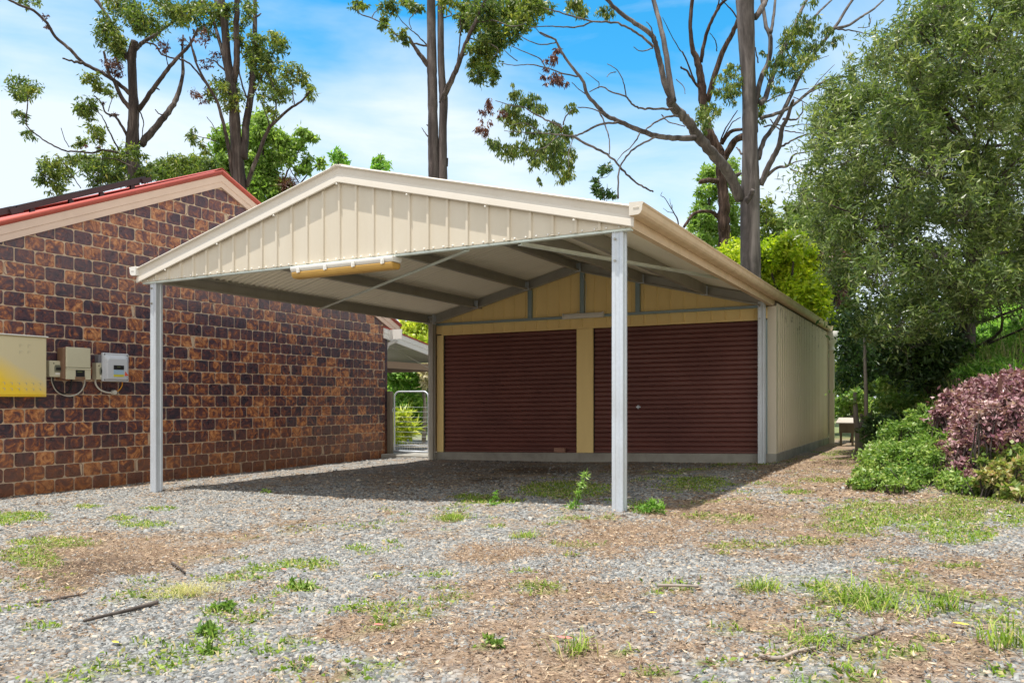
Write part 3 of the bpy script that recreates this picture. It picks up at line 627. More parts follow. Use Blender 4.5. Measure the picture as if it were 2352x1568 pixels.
# ------------------------------------------------------------------ boxes on the house wall
XF = XH+.012
def wr(u0, v0, u1, v1):
    p = on_x(u0, v0, XF); q = on_x(u1, v1, XF); return p[1], q[1], q[2], p[2]
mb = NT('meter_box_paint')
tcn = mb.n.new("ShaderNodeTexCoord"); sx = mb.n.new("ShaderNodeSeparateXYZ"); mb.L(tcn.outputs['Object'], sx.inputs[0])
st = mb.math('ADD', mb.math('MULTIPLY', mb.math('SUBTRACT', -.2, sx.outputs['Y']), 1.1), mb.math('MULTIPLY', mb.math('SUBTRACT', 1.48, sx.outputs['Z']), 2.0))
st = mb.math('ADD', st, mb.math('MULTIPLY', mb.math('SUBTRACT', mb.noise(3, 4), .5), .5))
mb.set(col=mb.mix(mb.ramp(st, [(.45, (0, 0, 0)), (1.35, (.95, .95, .95))]), (.60, .53, .34), (.85, .58, .02)), rough=.45)  # yellow glow painted into the colour towards the lower left
t = thing("meter_box", "large cream steel meter box with a yellow glow painted on its lower corner on the block wall", "meter box", (XF, -.7, 1.1))
y1 = on_x(90, 800, XF)[1]; zt_ = on_x(90, 776, XF)[2]; zb_ = on_x(90, 911, XF)[2]
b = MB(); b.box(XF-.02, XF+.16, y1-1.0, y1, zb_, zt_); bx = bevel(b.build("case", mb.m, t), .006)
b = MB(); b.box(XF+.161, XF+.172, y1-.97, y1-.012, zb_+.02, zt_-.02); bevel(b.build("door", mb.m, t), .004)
b = MB(); b.box(XF-.02, XF+.19, y1-1.01, y1+.005, zt_, zt_+.012); b.build("rain_hood", M['white'], t)
b = MB()
for r_i, zz in enumerate((zb_+.10, zb_+.17)):
    for k in range(6): yy = y1-.09-k*.085; b.box(XF+.1725, XF+.177, yy-.013, yy+.013, zz, zz+.005); b.box(XF+.1725, XF+.177, yy+.008, yy+.013, zz-.025, zz)
for yy in (y1-.22, y1-.32):
    for zz in (zt_-.11, zt_-.19): b.box(XF+.1725, XF+.177, yy-.018, yy+.018, zz, zz+.005); b.box(XF+.1725, XF+.177, yy-.018, yy-.014, zz-.03, zz)
b.build("vent_louvres", M['beige_box'], t)
for nm, (u0, u1, v0, v1) in {'right beside the meter box': (104, 131, 829, 866), 'between the beige and the pale grey inverter': (212, 230, 834, 872)}.items():
    ya, yb, za, zb2 = wr(u0, v1, u1, v0)[0], wr(u0, v1, u1, v0)[1], on_x(u1, v1, XF)[2], on_x(u1, v0, XF)[2]
    t = thing("isolator_switch", "small cream isolator switch with smoky flap "+nm, "isolator switch", (XF, ya, za))
    b = MB(); b.box(XF-.01, XF+.09, ya, yb, za, zb2); bevel(b.build("case", M['beige_box'], t), .008, 3)
    m = (ya+yb)/2; h = zb2-za; b = MB(); b.box(XF+.0905, XF+.105, m-.012, yb-.006, za+h*.32, za+h*.68); b.box(XF+.0905, XF+.10, m-.004, yb-.02, za+h*.68, za+h*.74); bevel(b.build("flap", painted('smoky_flap', (.16, .17, .13), .2, .2), t), .004)
    b = MB(); b.box(XF+.1055, XF+.109, m, yb-.015, za+h*.42, za+h*.6); b.tube([(XF+.089, m-.02, za+h*.83), (XF+.093, m-.02, za+h*.83)], .008, 8); b.build("switch", M['black'], t)
    b = MB(); b.box(XF+.0905, XF+.0925, m, yb-.015, za+h*.15, za+h*.26); b.build("label_plate", M['white'], t)
# beige inverter
t = thing("inverter", "beige metal inverter with bronze side and small dark display on the block wall", "inverter", (XF, .1, 1.3))
yi0 = on_x(143, 800, XF)[1]+.05; yi1 = on_x(207, 800, XF)[1]-.045; zi0 = on_x(200, 871, XF)[2]+.0; zi1 = on_x(200, 800, XF)[2]
XI = XF+.20
yi1 = on_x(208, 830, XI)[1]; yi0 = on_x(152, 830, XI)[1]; zi0 = on_x(180, 871, XI)[2]; zi1 = on_x(180, 799, XI)[2]
b = MB(); b.box(XF+.02, XI-.045, yi0-.012, yi1+.012, zi0, zi1); b.box(XI-.045, XI-.02, yi0-.005, yi1+.005, zi0, zi1); bevel(b.build("case", M['bronze'], t), .01, 3)
zm = zi0+(zi1-zi0)*.36
b = MB(); b.box(XI-.0195, XI+.004, yi0, yi1, zm+.004, zi1+.006); bevel(b.build("upper_cover", M['beige_box'], t), .008)
b = MB(); b.box(XI-.0195, XI+.010, yi0, yi1, zi0-.003, zm); b.box(XI-.0195, XI+.016, yi0, yi1, zm-.022, zm-.001); bevel(b.build("lower_cover", M['beige_box'], t), .006)
cy0 = (yi0+yi1)/2+.01; b = MB(); b.box(XI+.0105, XI+.016, cy0-.055, cy0+.065, zi0+.035, zi0+.12); bevel(b.build("display", M['black'], t), .01, 3)
b = MB(); b.box(XI+.0165, XI+.018, cy0-.035, cy0+.03, zi0+.09, zi0+.106); b.build("screen", M['lcd'], t)
b = MB(); b.box(XI+.0105, XI+.015, cy0-.062, cy0+.072, zi0+.0, zi0+.032); b.build("lip", M['bronze'], t)
# pale grey inverter
t = thing("inverter", "pale grey plastic inverter with rounded cover, display and blue and yellow sticker", "inverter", (XF, .6, 1.3))
XI = XF+.13; ya = on_x(237, 840, XI)[1]; yb = on_x(297, 840, XI)[1]; za = on_x(267, 876, XI)[2]; zb2 = on_x(267, 811, XI)[2]
b = MB(); b.box(XF, XI-.05, ya-.035, yb-.03, za+.07, zb2-.03); b.build("back_plate", painted('heat_sink', (.2, .2, .22), .5), t)
b = MB(); b.box(XI-.05, XI-.01, ya, yb, za, zb2); bevel(b.build("case", M['grey_box'], t), .012, 3)
b = MB(); dy, dz = yb-ya, zb2-za
ring = [(.06, .06), (.94, .06), (.96, .9), (.86, .93), (.14, .93), (.04, .9)]; ring2 = [(.12, .08), (.88, .08), (.88, .72), (.80, .80), (.20, .80), (.12, .72)]
V = [(XI-.0095, ya+p*dy, za+q*dz) for p, q in ring]+[(XI+.03, ya+p*dy, za+q*dz) for p, q in ring2]
b.add(V, [(i, (i+1) % 6, 6+(i+1) % 6, 6+i) for i in range(6)]+[tuple(range(6, 12))]); bevel(b.build("cover", M['grey_box'], t), .01, 3)
Xp = XI+.0315
def plate(nm, p0, p1, q0, q1, mat, th=.002, base=0.0):
    b = MB(); b.box(Xp+base, Xp+base+th, ya+p0*dy, ya+p1*dy, za+q0*dz, za+q1*dz); return b.build(nm, mat, t)
plate("display", .34, .73, .42, .57, M['black'], .004); plate("screen", .46, .60, .50, .53, M['lcd'], .001, .0045)
plate("sticker", .34, .73, .25, .41, M['sticker']); plate("warning_sticker", .34, .73, .17, .245, M['sticker_y'])
b = MB(); b.add([(Xp, ya+.76*dy, za+.20*dz), (Xp+.02, ya+.88*dy, za+.22*dz), (Xp+.004, ya+.78*dy, za+.37*dz), (Xp-.001, ya+.76*dy, za+.20*dz)], [(0, 1, 2), (2, 1, 3)]); b.build("tag", M['redflag'], t)
b = MB()
for p_, q_ in ((.07, .06), (.93, .06), (.07, .94), (.93, .94)): b.tube([(XI-.011, ya+p_*dy, za+q_*dz), (XI-.006, ya+p_*dy, za+q_*dz)], .008, 8)
b.build("screws", M['black'], t)
def cable(uv, r, mat, label, x=.03, cat="cable"):
    pts = [on_x(u, v, XF+x) for u, v in uv]; P = [np.array(p) for p in pts]; Q = []
    for i in range(len(P)-1):
        p_1, p0, p1, p2 = P[max(i-1, 0)], P[i], P[i+1], P[min(i+2, len(P)-1)]
        for s in np.linspace(0, 1, 6, endpoint=False): Q.append(.5*((2*p0)+(-p_1+p1)*s+(2*p_1-5*p0+4*p1-p2)*s*s+(-p_1+3*p0-3*p1+p2)*s**3))
    Q.append(P[-1]); b = MB(); b.tube(Q, r, 8); return tag(b.build("cable", mat, smooth=True), label, cat)
cable([(119, 866), (120, 878), (130, 898), (150, 908), (168, 908), (184, 900), (193, 885), (195, 870)], .009, M['cable_white'], "white flexible cable looping under the beige inverter")
cable([(121, 866), (123, 880), (133, 897), (148, 904), (160, 895), (164, 880), (164, 868)], .010, M['black'], "black cable hanging in a loop below the beige inverter", .045)
cable([(219, 871), (220, 882), (228, 893), (242, 900), (258, 902)], .012, M['cable_white'], "thick white conduit running from the small switch to the round junction")
cable([(260, 902), (272, 897), (280, 886), (281, 875)], .008, M['cable_orange'], "orange cable curving up into the pale grey inverter")
q = on_x(259, 901, XF); b = MB(); b.tube([(XF-.005, q[1], q[2]), (XF+.055, q[1], q[2])], .032, 16); b.tube([(XF+.0555, q[1], q[2]), (XF+.06, q[1], q[2])], .026, 16)
tag(bevel(b.build("junction_box", M['cable_white']), .004), "round white conduit junction box under the pale grey inverter", "junction box")

# ------------------------------------------------------------------ gate between house and garage
p0 = on_x(884, 1040, XH+.0)
tb = thing("timber_post", "weathered square timber gate post standing against the corner of the block house", "post", (-1.5, 6.7, 0))
def yline(u, Y=6.75): return on_y(u, 1000, Y)
a = yline(885)[0]; c = yline(900)[0]; zt_ = on_y(892, 898, 6.75)[2]
b = MB(); b.box(a, a+(c-a)*.55, 6.72, 6.84, -.1, zt_); b.box(a+(c-a)*.6, c, 6.70, 6.80, -.1, zt_-.01); bevel(b.build("post", M['timber'], tb), .006)
gt = thing("gate", "galvanised tube pedestrian gate with rounded top and horizontal wires beside the garage", "gate", (-.8, 6.6, 0))
x0 = on_y(906, 1000, 6.62)[0]; x1 = on_y(984, 1000, 6.62)[0]; Yg = 6.62
zt_ = on_y(940, 899, Yg)[2]; zb_ = on_y(940, 1037, Yg)[2]; r = .12
pts = [(x0, Yg, zb_), (x0, Yg, zt_-r)]+[(x0+r-r*math.cos(a_), Yg, zt_-r+r*math.sin(a_)) for a_ in np.linspace(0.2, math.pi/2, 5)]+[(x1-r+r*math.sin(a_), Yg, zt_-r+r*math.cos(a_)) for a_ in np.linspace(0, math.pi/2, 6)]+[(x1, Yg, zb_)]
b = MB(); b.tube(pts, .017, 10, cap=False); b.tube([(x0, Yg, zb_+.01), (x1, Yg, zb_+.01)], .017, 10); b.tube([(x0, Yg, zb_+.13), (x1, Yg, zb_+.13)], .008, 8); b.build("frame", M['galv'], gt, True)
b = MB()
for k in range(8): zz = zb_+.20+k*.10; b.tube([(x0, Yg-.012, zz), (x1, Yg-.012, zz+random.uniform(-.008, .008))], .0022, 5)
for k in range(14): xx = x0+.03+k*(x1-x0-.06)/13; b.tube([(xx, Yg-.014, zb_+.01), (xx, Yg-.014, zb_+.2)], .002, 4)
b.build("wires", M['galv'], gt)
b = MB(); b.tube([(x0-.05, Yg, zt_-.32), (x0+.02, Yg-.02, zt_-.30), (x0-.03, Yg-.03, zt_-.36), (x0-.02, Yg-.02, zt_-.42)], .008, 6); b.build("latch_chain", M['galv'], gt, True)
b = MB(); pz = float(height(-1, 6.6)); b.box(-1.72, .0, 6.5, 7.2, pz-.1, pz+.055); b.box(-1.72, .3, 7.5, 9.4, pz-.1, pz+.08); tag(bevel(b.build("path", M['conc']), .01), kind='structure')
b = MB(); z_ = 2.05
for (u0, v0, u1, v1) in ((884, 790, 1000, 812), (884, 789, 985, 845), (884, 800, 1010, 805)):
    pa, pb = on_y(u0, v0, 7.4), on_y(u1, v1, 8.4); b.tube([pa, pb], .004, 5)
tag(b.build("clothes_line", M['white']), "thin white clothes lines strung under the verandah behind the house corner", "clothes line")

# ------------------------------------------------------------------ vegetation tools
def leafmat(name, stops, trans=.35, rough=.45, spec=.45):
    m = NT(name); c = m.ramp(m.rnd(), stops)
    m.set(col=c, rough=rough, spec=spec)
    tr = m.n.new("ShaderNodeBsdfTranslucent"); m.L(m.mix(1.0, c, (1.5, 1.6, .8), 'MULTIPLY'), tr.inputs['Color'])
    mxs = m.n.new("ShaderNodeMixShader"); mxs.inputs[0].default_value = trans; m.L(m.b.outputs[0], mxs.inputs[1]); m.L(tr.outputs[0], mxs.inputs[2]); m.L(mxs.outputs[0], m.out.inputs['Surface']); return m.m
def barkmat(name, c0, c1, c2, scale=3.0, rough=.85, depth=.02):
    m = NT(name); n = m.noise(scale*3, 6, .65, .8, mapscale=(1, 1, .12)); n2 = m.noise(scale, 4, .6, .5, mapscale=(1, 1, .5))
    c = m.ramp(n, [(.32, c0), (.5, c1), (.68, c2)]); c = m.mix(m.ramp(n2, [(.45, (0, 0, 0)), (.65, (.6, .6, .6))]), c, c0)
    m.set(col=c, rough=rough, spec=.2); m.bump(n, .8, depth); return m.m
GUM = leafmat('gum_leaves', [(0, (.03, .065, .022)), (.35, (.065, .115, .03)), (.7, (.14, .20, .04)), (.93, (.28, .31, .06)), (1, (.38, .36, .08))], .42)
REDL = leafmat('dead_leaves', [(0, (.04, .018, .018)), (.5, (.10, .040, .035)), (1, (.20, .09, .05))], .2)
LIGHT = leafmat('pale_leaves', [(0, (.08, .15, .03)), (.5, (.16, .28, .05)), (1, (.32, .42, .12))], .45)
LIME = leafmat('lime_leaves', [(0, (.09, .19, .01)), (.4, (.30, .42, .02)), (1, (.64, .66, .05))], .45)
WATT = leafmat('wattle_leaves', [(0, (.026, .055, .018)), (.35, (.07, .115, .032)), (.7, (.15, .21, .055)), (.92, (.27, .32, .12)), (1, (.45, .47, .30))], .36, .36, .5)
DARKG = leafmat('dark_leaves', [(0, (.018, .045, .014)), (.6, (.045, .095, .028)), (1, (.11, .18, .04))], .3)
SHRUB = leafmat('shrub_leaves', [(0, (.05, .11, .02)), (.4, (.12, .23, .04)), (.8, (.26, .38, .09)), (1, (.50, .52, .22))], .35)
PURP = leafmat('purple_leaves', [(0, (.05, .012, .025)), (.3, (.15, .05, .075)), (.65, (.36, .20, .23)), (1, (.68, .52, .50))], .2, .4)
BRIGHT = leafmat('bright_green_leaves', [(0, (.05, .14, .015)), (.5, (.14, .32, .04)), (1, (.38, .52, .16))], .45)
YELG = leafmat('yellow_green_leaves', [(0, (.16, .24, .02)), (.5, (.36, .44, .04)), (1, (.65, .62, .15))], .45)
WHITEL = leafmat('cream_leaves', [(0, (.2, .25, .1)), (.5, (.45, .42, .28)), (1, (.7, .62, .48))], .3)
GRASS = leafmat('grass_blades', [(0, (.08, .13, .02)), (.4, (.16, .27, .03)), (.75, (.30, .40, .06)), (.85, (.42, .40, .16)), (1, (.52, .44, .26))], .35, .5, .3)
BARK_S = barkmat('smooth_gum_bark', (.036, .031, .029), (.10, .087, .082), (.20, .178, .168), 1.6, .75, .012)
BARK_D = barkmat('dark_gum_bark', (.028, .023, .021), (.078, .064, .057), (.17, .148, .132), 2.0, .85, .02)
BARK_R = barkmat('rough_bark', (.022, .015, .012), (.07, .045, .035), (.17, .12, .10), 4.0, .95, .05)
BARK_L = barkmat('pale_bark', (.18, .15, .13), (.30, .26, .23), (.42, .38, .34), 1.5, .75, .01)

def leaves(P, L, Wd, droop=0.0, rng_=rng, flat=0.0):
    """one folded lens-shaped leaf (two quads) per point; droop 1 = hangs down"""
    n = len(P); d = rng_.normal(size=(n, 3)); d /= np.linalg.norm(d, axis=1, keepdims=True)
    d = d*(1-droop)+np.array([0, 0, -1.0])*droop*(.6+.8*rng_.random((n, 1))); d[:, 2] *= (1-flat); d /= np.linalg.norm(d, axis=1, keepdims=True)+1e-9
    r = rng_.normal(size=(n, 3)); s = np.cross(d, r); s /= np.linalg.norm(s, axis=1, keepdims=True)+1e-9; nn = np.cross(d, s)
    l = L*(.6+.8*rng_.random((n, 1))); w = Wd*(.6+.8*rng_.random((n, 1)))
    a = P; m1 = P+d*l*.45+s*w*.5+nn*w*.12; m2 = P+d*l*.45-s*w*.5+nn*w*.12; t = P+d*l-nn*l*.12
    V = np.stack([a, m1, t, m2], 1).reshape(-1, 3)
    return V, np.arange(n*4).reshape(n, 4)
def clump_points(c, r, n, sub=None, hollow=.0):
    c = np.array(c); r = np.array(r); sub = sub or max(4, n//15)
    q = rng.normal(size=(sub, 3)); q /= np.linalg.norm(q, axis=1, keepdims=True); q *= (rng.random((sub, 1))**(.45))
    S = c+q*r*1.2; k = rng.integers(0, sub, n); sz = min(r.mean()*.33, .24)+r.mean()*.04
    P = S[k]+rng.normal(size=(n, 3))*sz*np.array([.6, .6, .5])*(.4+.9*rng.random((sub, 1))[k])
    return P, S
def foliage(name, clumps, mat, parent, L, Wd, droop=.3, twigs=None, twigmat=None, label=None, flat=0):
    Ps = []; As = []; TW = MB()
    for c, r, n in clumps:
        P, S = clump_points(c, r, int(n)); Ps.append(P)
        base = rng.random()*.35
        lum = np.clip(base+.15+.5*rng.random(len(P)), 0, 1); hi = rng.random(len(P)) < .10; lum[hi] = .75+.25*rng.random(hi.sum()); As.append(lum)
        if twigs:
            for s in S[::max(1, len(S)//14)]:
                q = np.array(c)+(s-np.array(c))*.15+np.array([0, 0, -r[2]*.25]); m_ = (q+s)/2+rng.normal(size=3)*np.mean(r)*.12; TW.tube([q, m_, s], [twigs, twigs*.7, twigs*.35], 4, False)
    P = np.concatenate(Ps); A = np.concatenate(As); V, Fq = leaves(P, L, Wd, droop, flat=flat)
    o = mesh_obj(name, V, Fq, mat, parent, uniform=True, attr=A)
    if label: o['label'] = label
    if twigs and TW.V: tag(TW.build("twigs", twigmat, parent), kind='stuff')
    return o
def smooth_line(pts, rad, k=5):
    P = [np.array(p, float) for p in pts]; Q = []; R = []
    for i in range(len(P)-1):
        a, b_, c, d = P[max(i-1, 0)], P[i], P[i+1], P[min(i+2, len(P)-1)]
        for s in np.linspace(0, 1, k, endpoint=False):
            Q.append(.5*((2*b_)+(-a+c)*s+(2*a-5*b_+4*c-d)*s*s+(-a+3*b_-3*c+d)*s**3)); R.append(rad[i]*(1-s)+rad[i+1]*s)
    Q.append(P[-1]); R.append(rad[-1]); return Q, R
class Tree:
    """limbs and clumps read off the photo in crop pixels (2.96 per frame pixel, crop offset ox), placed at the tree's own distance"""
    def __init__(s, name, label, cat, t, ox, mat, group=None, base=None):
        s.t = t; s.ox = ox; s.mat = mat
        b = base if base is not None else s.pt(0, 0)
        s.root = thing(name, label, cat, b, group); s.limbs = []; s.trunk = []; s.rs = random.Random(hash(label) % 1000 if False else len(label)*7+int(t*10))
    def pt(s, x, y, dt=0):
        return at(s.ox+x/2.96, y/2.96, s.t+dt)
    def limb(s, pts, r0, r1=None, dt0=0.0, dt1=0.0, trunk=False, rough=.10):
        n = len(pts); r1 = r0 if r1 is None else r1; rr = r0 if isinstance(r0, list) else [r0+(r1-r0)*i/(n-1) for i in range(n)]
        W3 = [s.pt(x, y, dt0+(dt1-dt0)*i/(n-1)) for i, (x, y) in enumerate(pts)]
        R = [r/2.96/F*s.t for r in rr]; Q, R = smooth_line(W3, R)
        wig = .10 if rr[0] > 9 else .32
        for i in range(1, len(Q)-1):
            if not trunk or rough > .1: Q[i] = Q[i]+np.array([s.rs.gauss(0, 1) for _ in range(3)])*R[i]*wig
        R = [r*(1+s.rs.gauss(0, rough*(.25 if rr[0] > 9 else .6))) for r in R]
        b = MB(); b.tube(Q, R, 12 if trunk else (8 if rr[0] > 8 else 5)); (s.trunk if trunk else s.limbs).append(b)
    def done(s, limbname="limbs"):
        for b in s.trunk: b.build("trunk", s.mat, s.root, True)
        for b in s.limbs[:95]: b.build("limb", s.mat, s.root, True)
    def crown(s, name, cl, mat, L, Wd, dens=1.0, droop=.45, twigs=.008, depth=1.0, label=None, jit=1.2):
        C = []
        for c in cl:
            x, y, rx, ry = c[:4]; dt = s.rs.uniform(-1, 1)*jit; k = s.t/F/2.96
            n = dens*rx*ry/8.5
            C.append((s.pt(x, y, dt), (rx*k, rx*k*depth, ry*k), max(12, n)))
        o = foliage(name, C, mat, s.root, L, Wd, droop, twigs, s.mat, label); return o
def foot(u, t): p = at(u, 900, t); p[2] = float(height(p[0], p[1])); return p
def ext(tr, x, y, t=None):                               # extend a trunk down to the ground behind the buildings
    p = tr.pt(x, y); return (p[0], p[1], float(height(p[0], p[1])))

# ---- left gum tree behind the house
T = Tree("gum_tree", "leaning old gum tree with broken stump top and bare forked limbs behind the house roof", "tree", 26, 0, BARK_D, "gum trees behind the buildings", foot(307, 26))
T.limb([(905, 2700), (905, 1700), (905, 1200), (900, 1000), (905, 870), (910, 740), (903, 600), (897, 450), (895, 380), (915, 280)], [52, 46, 40, 44, 36, 33, 29, 28, 30, 24], trunk=True)
T.limb([(890, 650), (830, 590), (770, 545), (680, 490), (560, 425), (480, 340), (375, 250), (320, 160), (230, 75), (130, 35), (50, -5)], 14, 7, 0, -2)
T.limb([(560, 427), (500, 418), (425, 398)], 9, 5, -1, -1.5)
T.limb([(900, 755), (830, 670), (780, 560), (740, 500), (705, 350)], 17, 7, 0, -1); T.limb([(862, 400), (810, 260), (740, 130), (690, 50), (640, -10)], 15, 9, 0, 1); T.limb([(740, 130), (680, 30), (650, -20)], 10, 8, .5, .8)
T.limb([(925, 335), (960, 300), (1050, 240), (1130, 180), (1180, 150), (1260, 60), (1290, -20)], 15, 5, 0, 1.5)
T.limb([(945, 745), (1040, 610), (1120, 500), (1210, 390), (1280, 320), (1320, 250), (1345, 190)], 16, 6, 0, -1.5); T.limb([(1060, 600), (1085, 612)], 8, 3)
T.limb([(960, 980), (1040, 890), (1130, 780), (1190, 690), (1225, 590), (1245, 480), (1240, 380), (1245, 240)], 26, 6, 0, 1.5); T.limb([(1130, 780), (1085, 775), (1055, 745)], 5, 3)
T.limb([(865, 925), (830, 860), (780, 790), (720, 770), (690, 700), (640, 650)], 10, 3, 0, -1); T.limb([(805, 1042), (700, 1020), (630, 1040), (540, 1030), (440, 1025), (330, 970), (240, 910), (180, 850), (185, 740), (190, 650)], 8, 3, 0, -2)
T.limb([(805, 1022), (740, 890), (690, 790), (630, 730)], 6, 2, 0, -1); T.limb([(980, 290), (1060, 310), (1100, 370), (1200, 400), (1270, 420), (1340, 490), (1400, 570), (1440, 640)], 6, 6, 0, 0)
T.limb([(950, 750), (975, 830), (965, 930)], 5, 3, .3, .3); T.limb([(550, 1280), (480, 1180), (420, 1090), (370, 1050)], 3, 2, -1, -1.5); T.limb([(930, 1150), (780, 1080), (640, 1100), (450, 1230)], 5, 2, -1, -1.5)
T.limb([(1145, 450), (1130, 360), (1145, 270)], 4, 2); T.limb([(470, 1000), (440, 950), (415, 870)], 3, 2, -1, -1.5); T.limb([(735, 760), (760, 680), (790, 640)], 3, 2, -.6, -.6); T.limb([(1000, 200), (930, 120), (850, 20)], 5, 3, .8, 1.2); T.limb([(850, 370), (770, 230), (700, 210)], 6, 3, .2, -.6)
T.done()
GL, GW = .15, .052
T.crown("leaves", [(150, 590, 90, 60), (120, 640, 60, 30), (200, 620, 50, 40), (145, 785, 38, 38), (195, 900, 38, 28), (590, 700, 60, 60), (560, 750, 60, 30), (600, 770, 40, 40), (620, 530, 50, 40), (690, 590, 45, 50), (760, 625, 38, 36), (640, 880, 65, 40), (650, 940, 55, 35),
    (720, 230, 65, 80), (790, 280, 70, 80), (820, 340, 40, 60), (740, 150, 60, 60), (880, 60, 110, 60), (980, 120, 120, 70), (1020, 210, 70, 50), (820, 20, 90, 40), (920, 180, 50, 40), (1180, 60, 90, 60), (1220, 130, 70, 60), (1130, 30, 70, 50), (540, 975, 50, 35), (200, 10, 60, 25),
    (360, 1120, 80, 60), (310, 1190, 60, 60), (420, 1190, 60, 60), (380, 1270, 50, 60), (500, 1080, 60, 50), (600, 1080, 80, 50), (640, 1140, 90, 60), (740, 1080, 80, 60), (830, 1050, 70, 60), (920, 1030, 60, 50), (880, 1130, 90, 60), (960, 1170, 70, 40), (760, 1180, 90, 50), (670, 1230, 60, 40), (850, 1210, 90, 40)], GUM, GL, GW, .85)
T.crown("dead_leaves", [(750, 440, 60, 45), (800, 430, 30, 40), (770, 490, 50, 30), (1110, 325, 36, 34), (1240, 290, 20, 36), (310, 110, 22, 18), (325, 185, 14, 18), (772, 772, 28, 16), (680, 1005, 22, 18), (1320, 220, 24, 18), (575, 990, 20, 12), (700, 700, 14, 12), (640, 1160, 25, 15)], REDL, GL*.6, GW*.7, 1.1, label="reddish dead leaf tufts")
# ---- second gum, two close stems
T = Tree("gum_tree", "dark twin-stemmed gum tree with leafy side branches behind the peak of the brick house", "tree", 25, 0, BARK_D, "gum trees behind the buildings", foot(550, 25))
T.limb([(1640, 2700), (1640, 1700), (1632, 1270), (1615, 1100), (1600, 900), (1590, 700), (1570, 560), (1545, 400), (1530, 200), (1505, 0), (1500, -60)], [54, 50, 44, 41, 38, 33, 31, 28, 26, 23, 22], trunk=True)
T.limb([(1655, 1080), (1675, 860), (1708, 620), (1728, 400), (1733, 200), (1733, -40)], 27, 13, 0, .6); T.limb([(1592, 560), (1610, 400), (1608, 200), (1612, -30)], 22, 17, 0, -.6)
T.limb([(1588, 1220), (1550, 980), (1520, 850), (1480, 700), (1400, 560), (1330, 420), (1290, 250)], 14, 5, 0, -1.5); T.limb([(1672, 1270), (1760, 1040), (1820, 890), (1870, 830), (1970, 740), (2060, 680), (2110, 610)], 15, 5, 0, -1)
T.limb([(1545, 500), (1520, 380), (1480, 240), (1430, 90), (1340, -20)], 15, 9, 0, 1); T.limb([(1540, 150), (1480, 40), (1460, -20)], 16, 12, 0, .5); T.limb([(1850, 855), (1880, 700), (1850, 560), (1800, 480)], 7, 3, -.5, -.5); T.limb([(1838, 880), (1780, 700), (1730, 620)], 5, 3, -.5, 0)
T.limb([(1734, 122), (1776, 92)], 9, 3); T.limb([(1690, 690), (1640, 560), (1620, 430)], 7, 4); T.limb([(1735, 620), (1780, 520), (1830, 420), (1880, 300)], 6, 3, .3, .5); T.limb([(2000, 710), (1990, 600), (2030, 500)], 4, 2, -1, -1); T.limb([(1340, 420), (1310, 330), (1240, 250)], 4, 2, -1, -1); T.limb([(1530, 480), (1460, 420), (1400, 400)], 7, 3)
T.limb([(1470, 960), (1400, 940), (1330, 925)], 4, 2, -.5, -1); T.limb([(1475, 905), (1440, 840), (1405, 795)], 3, 2, -.5, -1)
T.done()
T.crown("leaves", [(1750, 300, 70, 70), (1830, 330, 90, 70), (1880, 240, 60, 50), (1900, 300, 50, 60), (1800, 420, 90, 60), (1740, 400, 60, 80), (1850, 500, 80, 60), (1740, 500, 60, 50), (1880, 590, 90, 50), (1980, 480, 70, 50), (1930, 640, 70, 50), (2030, 530, 55, 60), (2110, 600, 55, 35), (2130, 650, 30, 30), (1530, 560, 70, 50), (1600, 610, 60, 70), (1490, 600, 60, 50), (1560, 690, 60, 50), (1640, 280, 50, 60), (1690, 330, 40, 50),
    (1300, 60, 90, 60), (1360, 30, 70, 40), (1250, 110, 60, 50), (1450, 80, 90, 60), (1510, 130, 60, 50), (1400, 170, 60, 60), (1550, 60, 60, 50), (1660, 40, 60, 50), (1700, 110, 40, 40), (1620, 180, 40, 50), (1310, 910, 45, 38), (1295, 960, 30, 25), (1380, 990, 40, 30), (1390, 1030, 30, 20), (1440, 660, 50, 40), (1800, 640, 60, 50), (1850, 740, 40, 40)], GUM, GL, GW, .62)
T.crown("dead_leaves", [(1340, 630, 40, 45), (1370, 680, 40, 30), (1440, 380, 50, 40), (1400, 440, 40, 50), (1370, 250, 40, 60), (1420, 620, 30, 30), (1430, 230, 40, 50)], REDL, GL*.6, GW*.7, .5, label="reddish brown leaf tufts")
# ---- pale trees behind
BG = "pale green trees far behind the house"
T = Tree("background_tree", "light green leafy tree showing behind the twin-stemmed gum and the carport roof", "tree", 42, 0, BARK_D, BG, foot(620, 42))
T.limb([(1850, 2600), (1850, 1700), (1820, 1300), (1790, 1050), (1770, 850)], [20, 16, 12, 8, 5], trunk=True); T.limb([(1850, 1500), (1940, 1200), (2000, 1080), (2080, 950)], 8, 3); T.limb([(1850, 1600), (2040, 1250), (2180, 1110)], 7, 3); T.limb([(1840, 1500), (1680, 1200), (1600, 1000)], 9, 4); T.limb([(2030, 1240), (1960, 1120), (1920, 960)], 4, 2); T.done()
T.crown("leaves", [(1780, 830, 60, 60), (1720, 880, 70, 60), (1790, 920, 70, 60), (1560, 900, 50, 60), (1490, 930, 50, 50), (1640, 960, 80, 60), (1740, 1000, 80, 60), (1500, 1010, 50, 40), (1560, 1080, 60, 50), (1900, 950, 60, 60), (1960, 1000, 60, 50), (1930, 1070, 60, 50), (2060, 920, 50, 40), (2040, 980, 40, 40), (2110, 930, 35, 25), (2090, 1110, 40, 50), (2050, 1160, 50, 30), (2180, 1110, 38, 30), (1700, 1120, 90, 60), (1800, 1180, 90, 60), (1850, 1100, 70, 60), (1740, 1240, 80, 60), (1870, 1260, 90, 60), (1950, 1300, 80, 50), (1780, 1320, 80, 50), (1700, 1310, 60, 50), (1600, 1170, 60, 60), (1520, 1120, 60, 50)], LIGHT, .24, .12, 1.5, .3, .01)
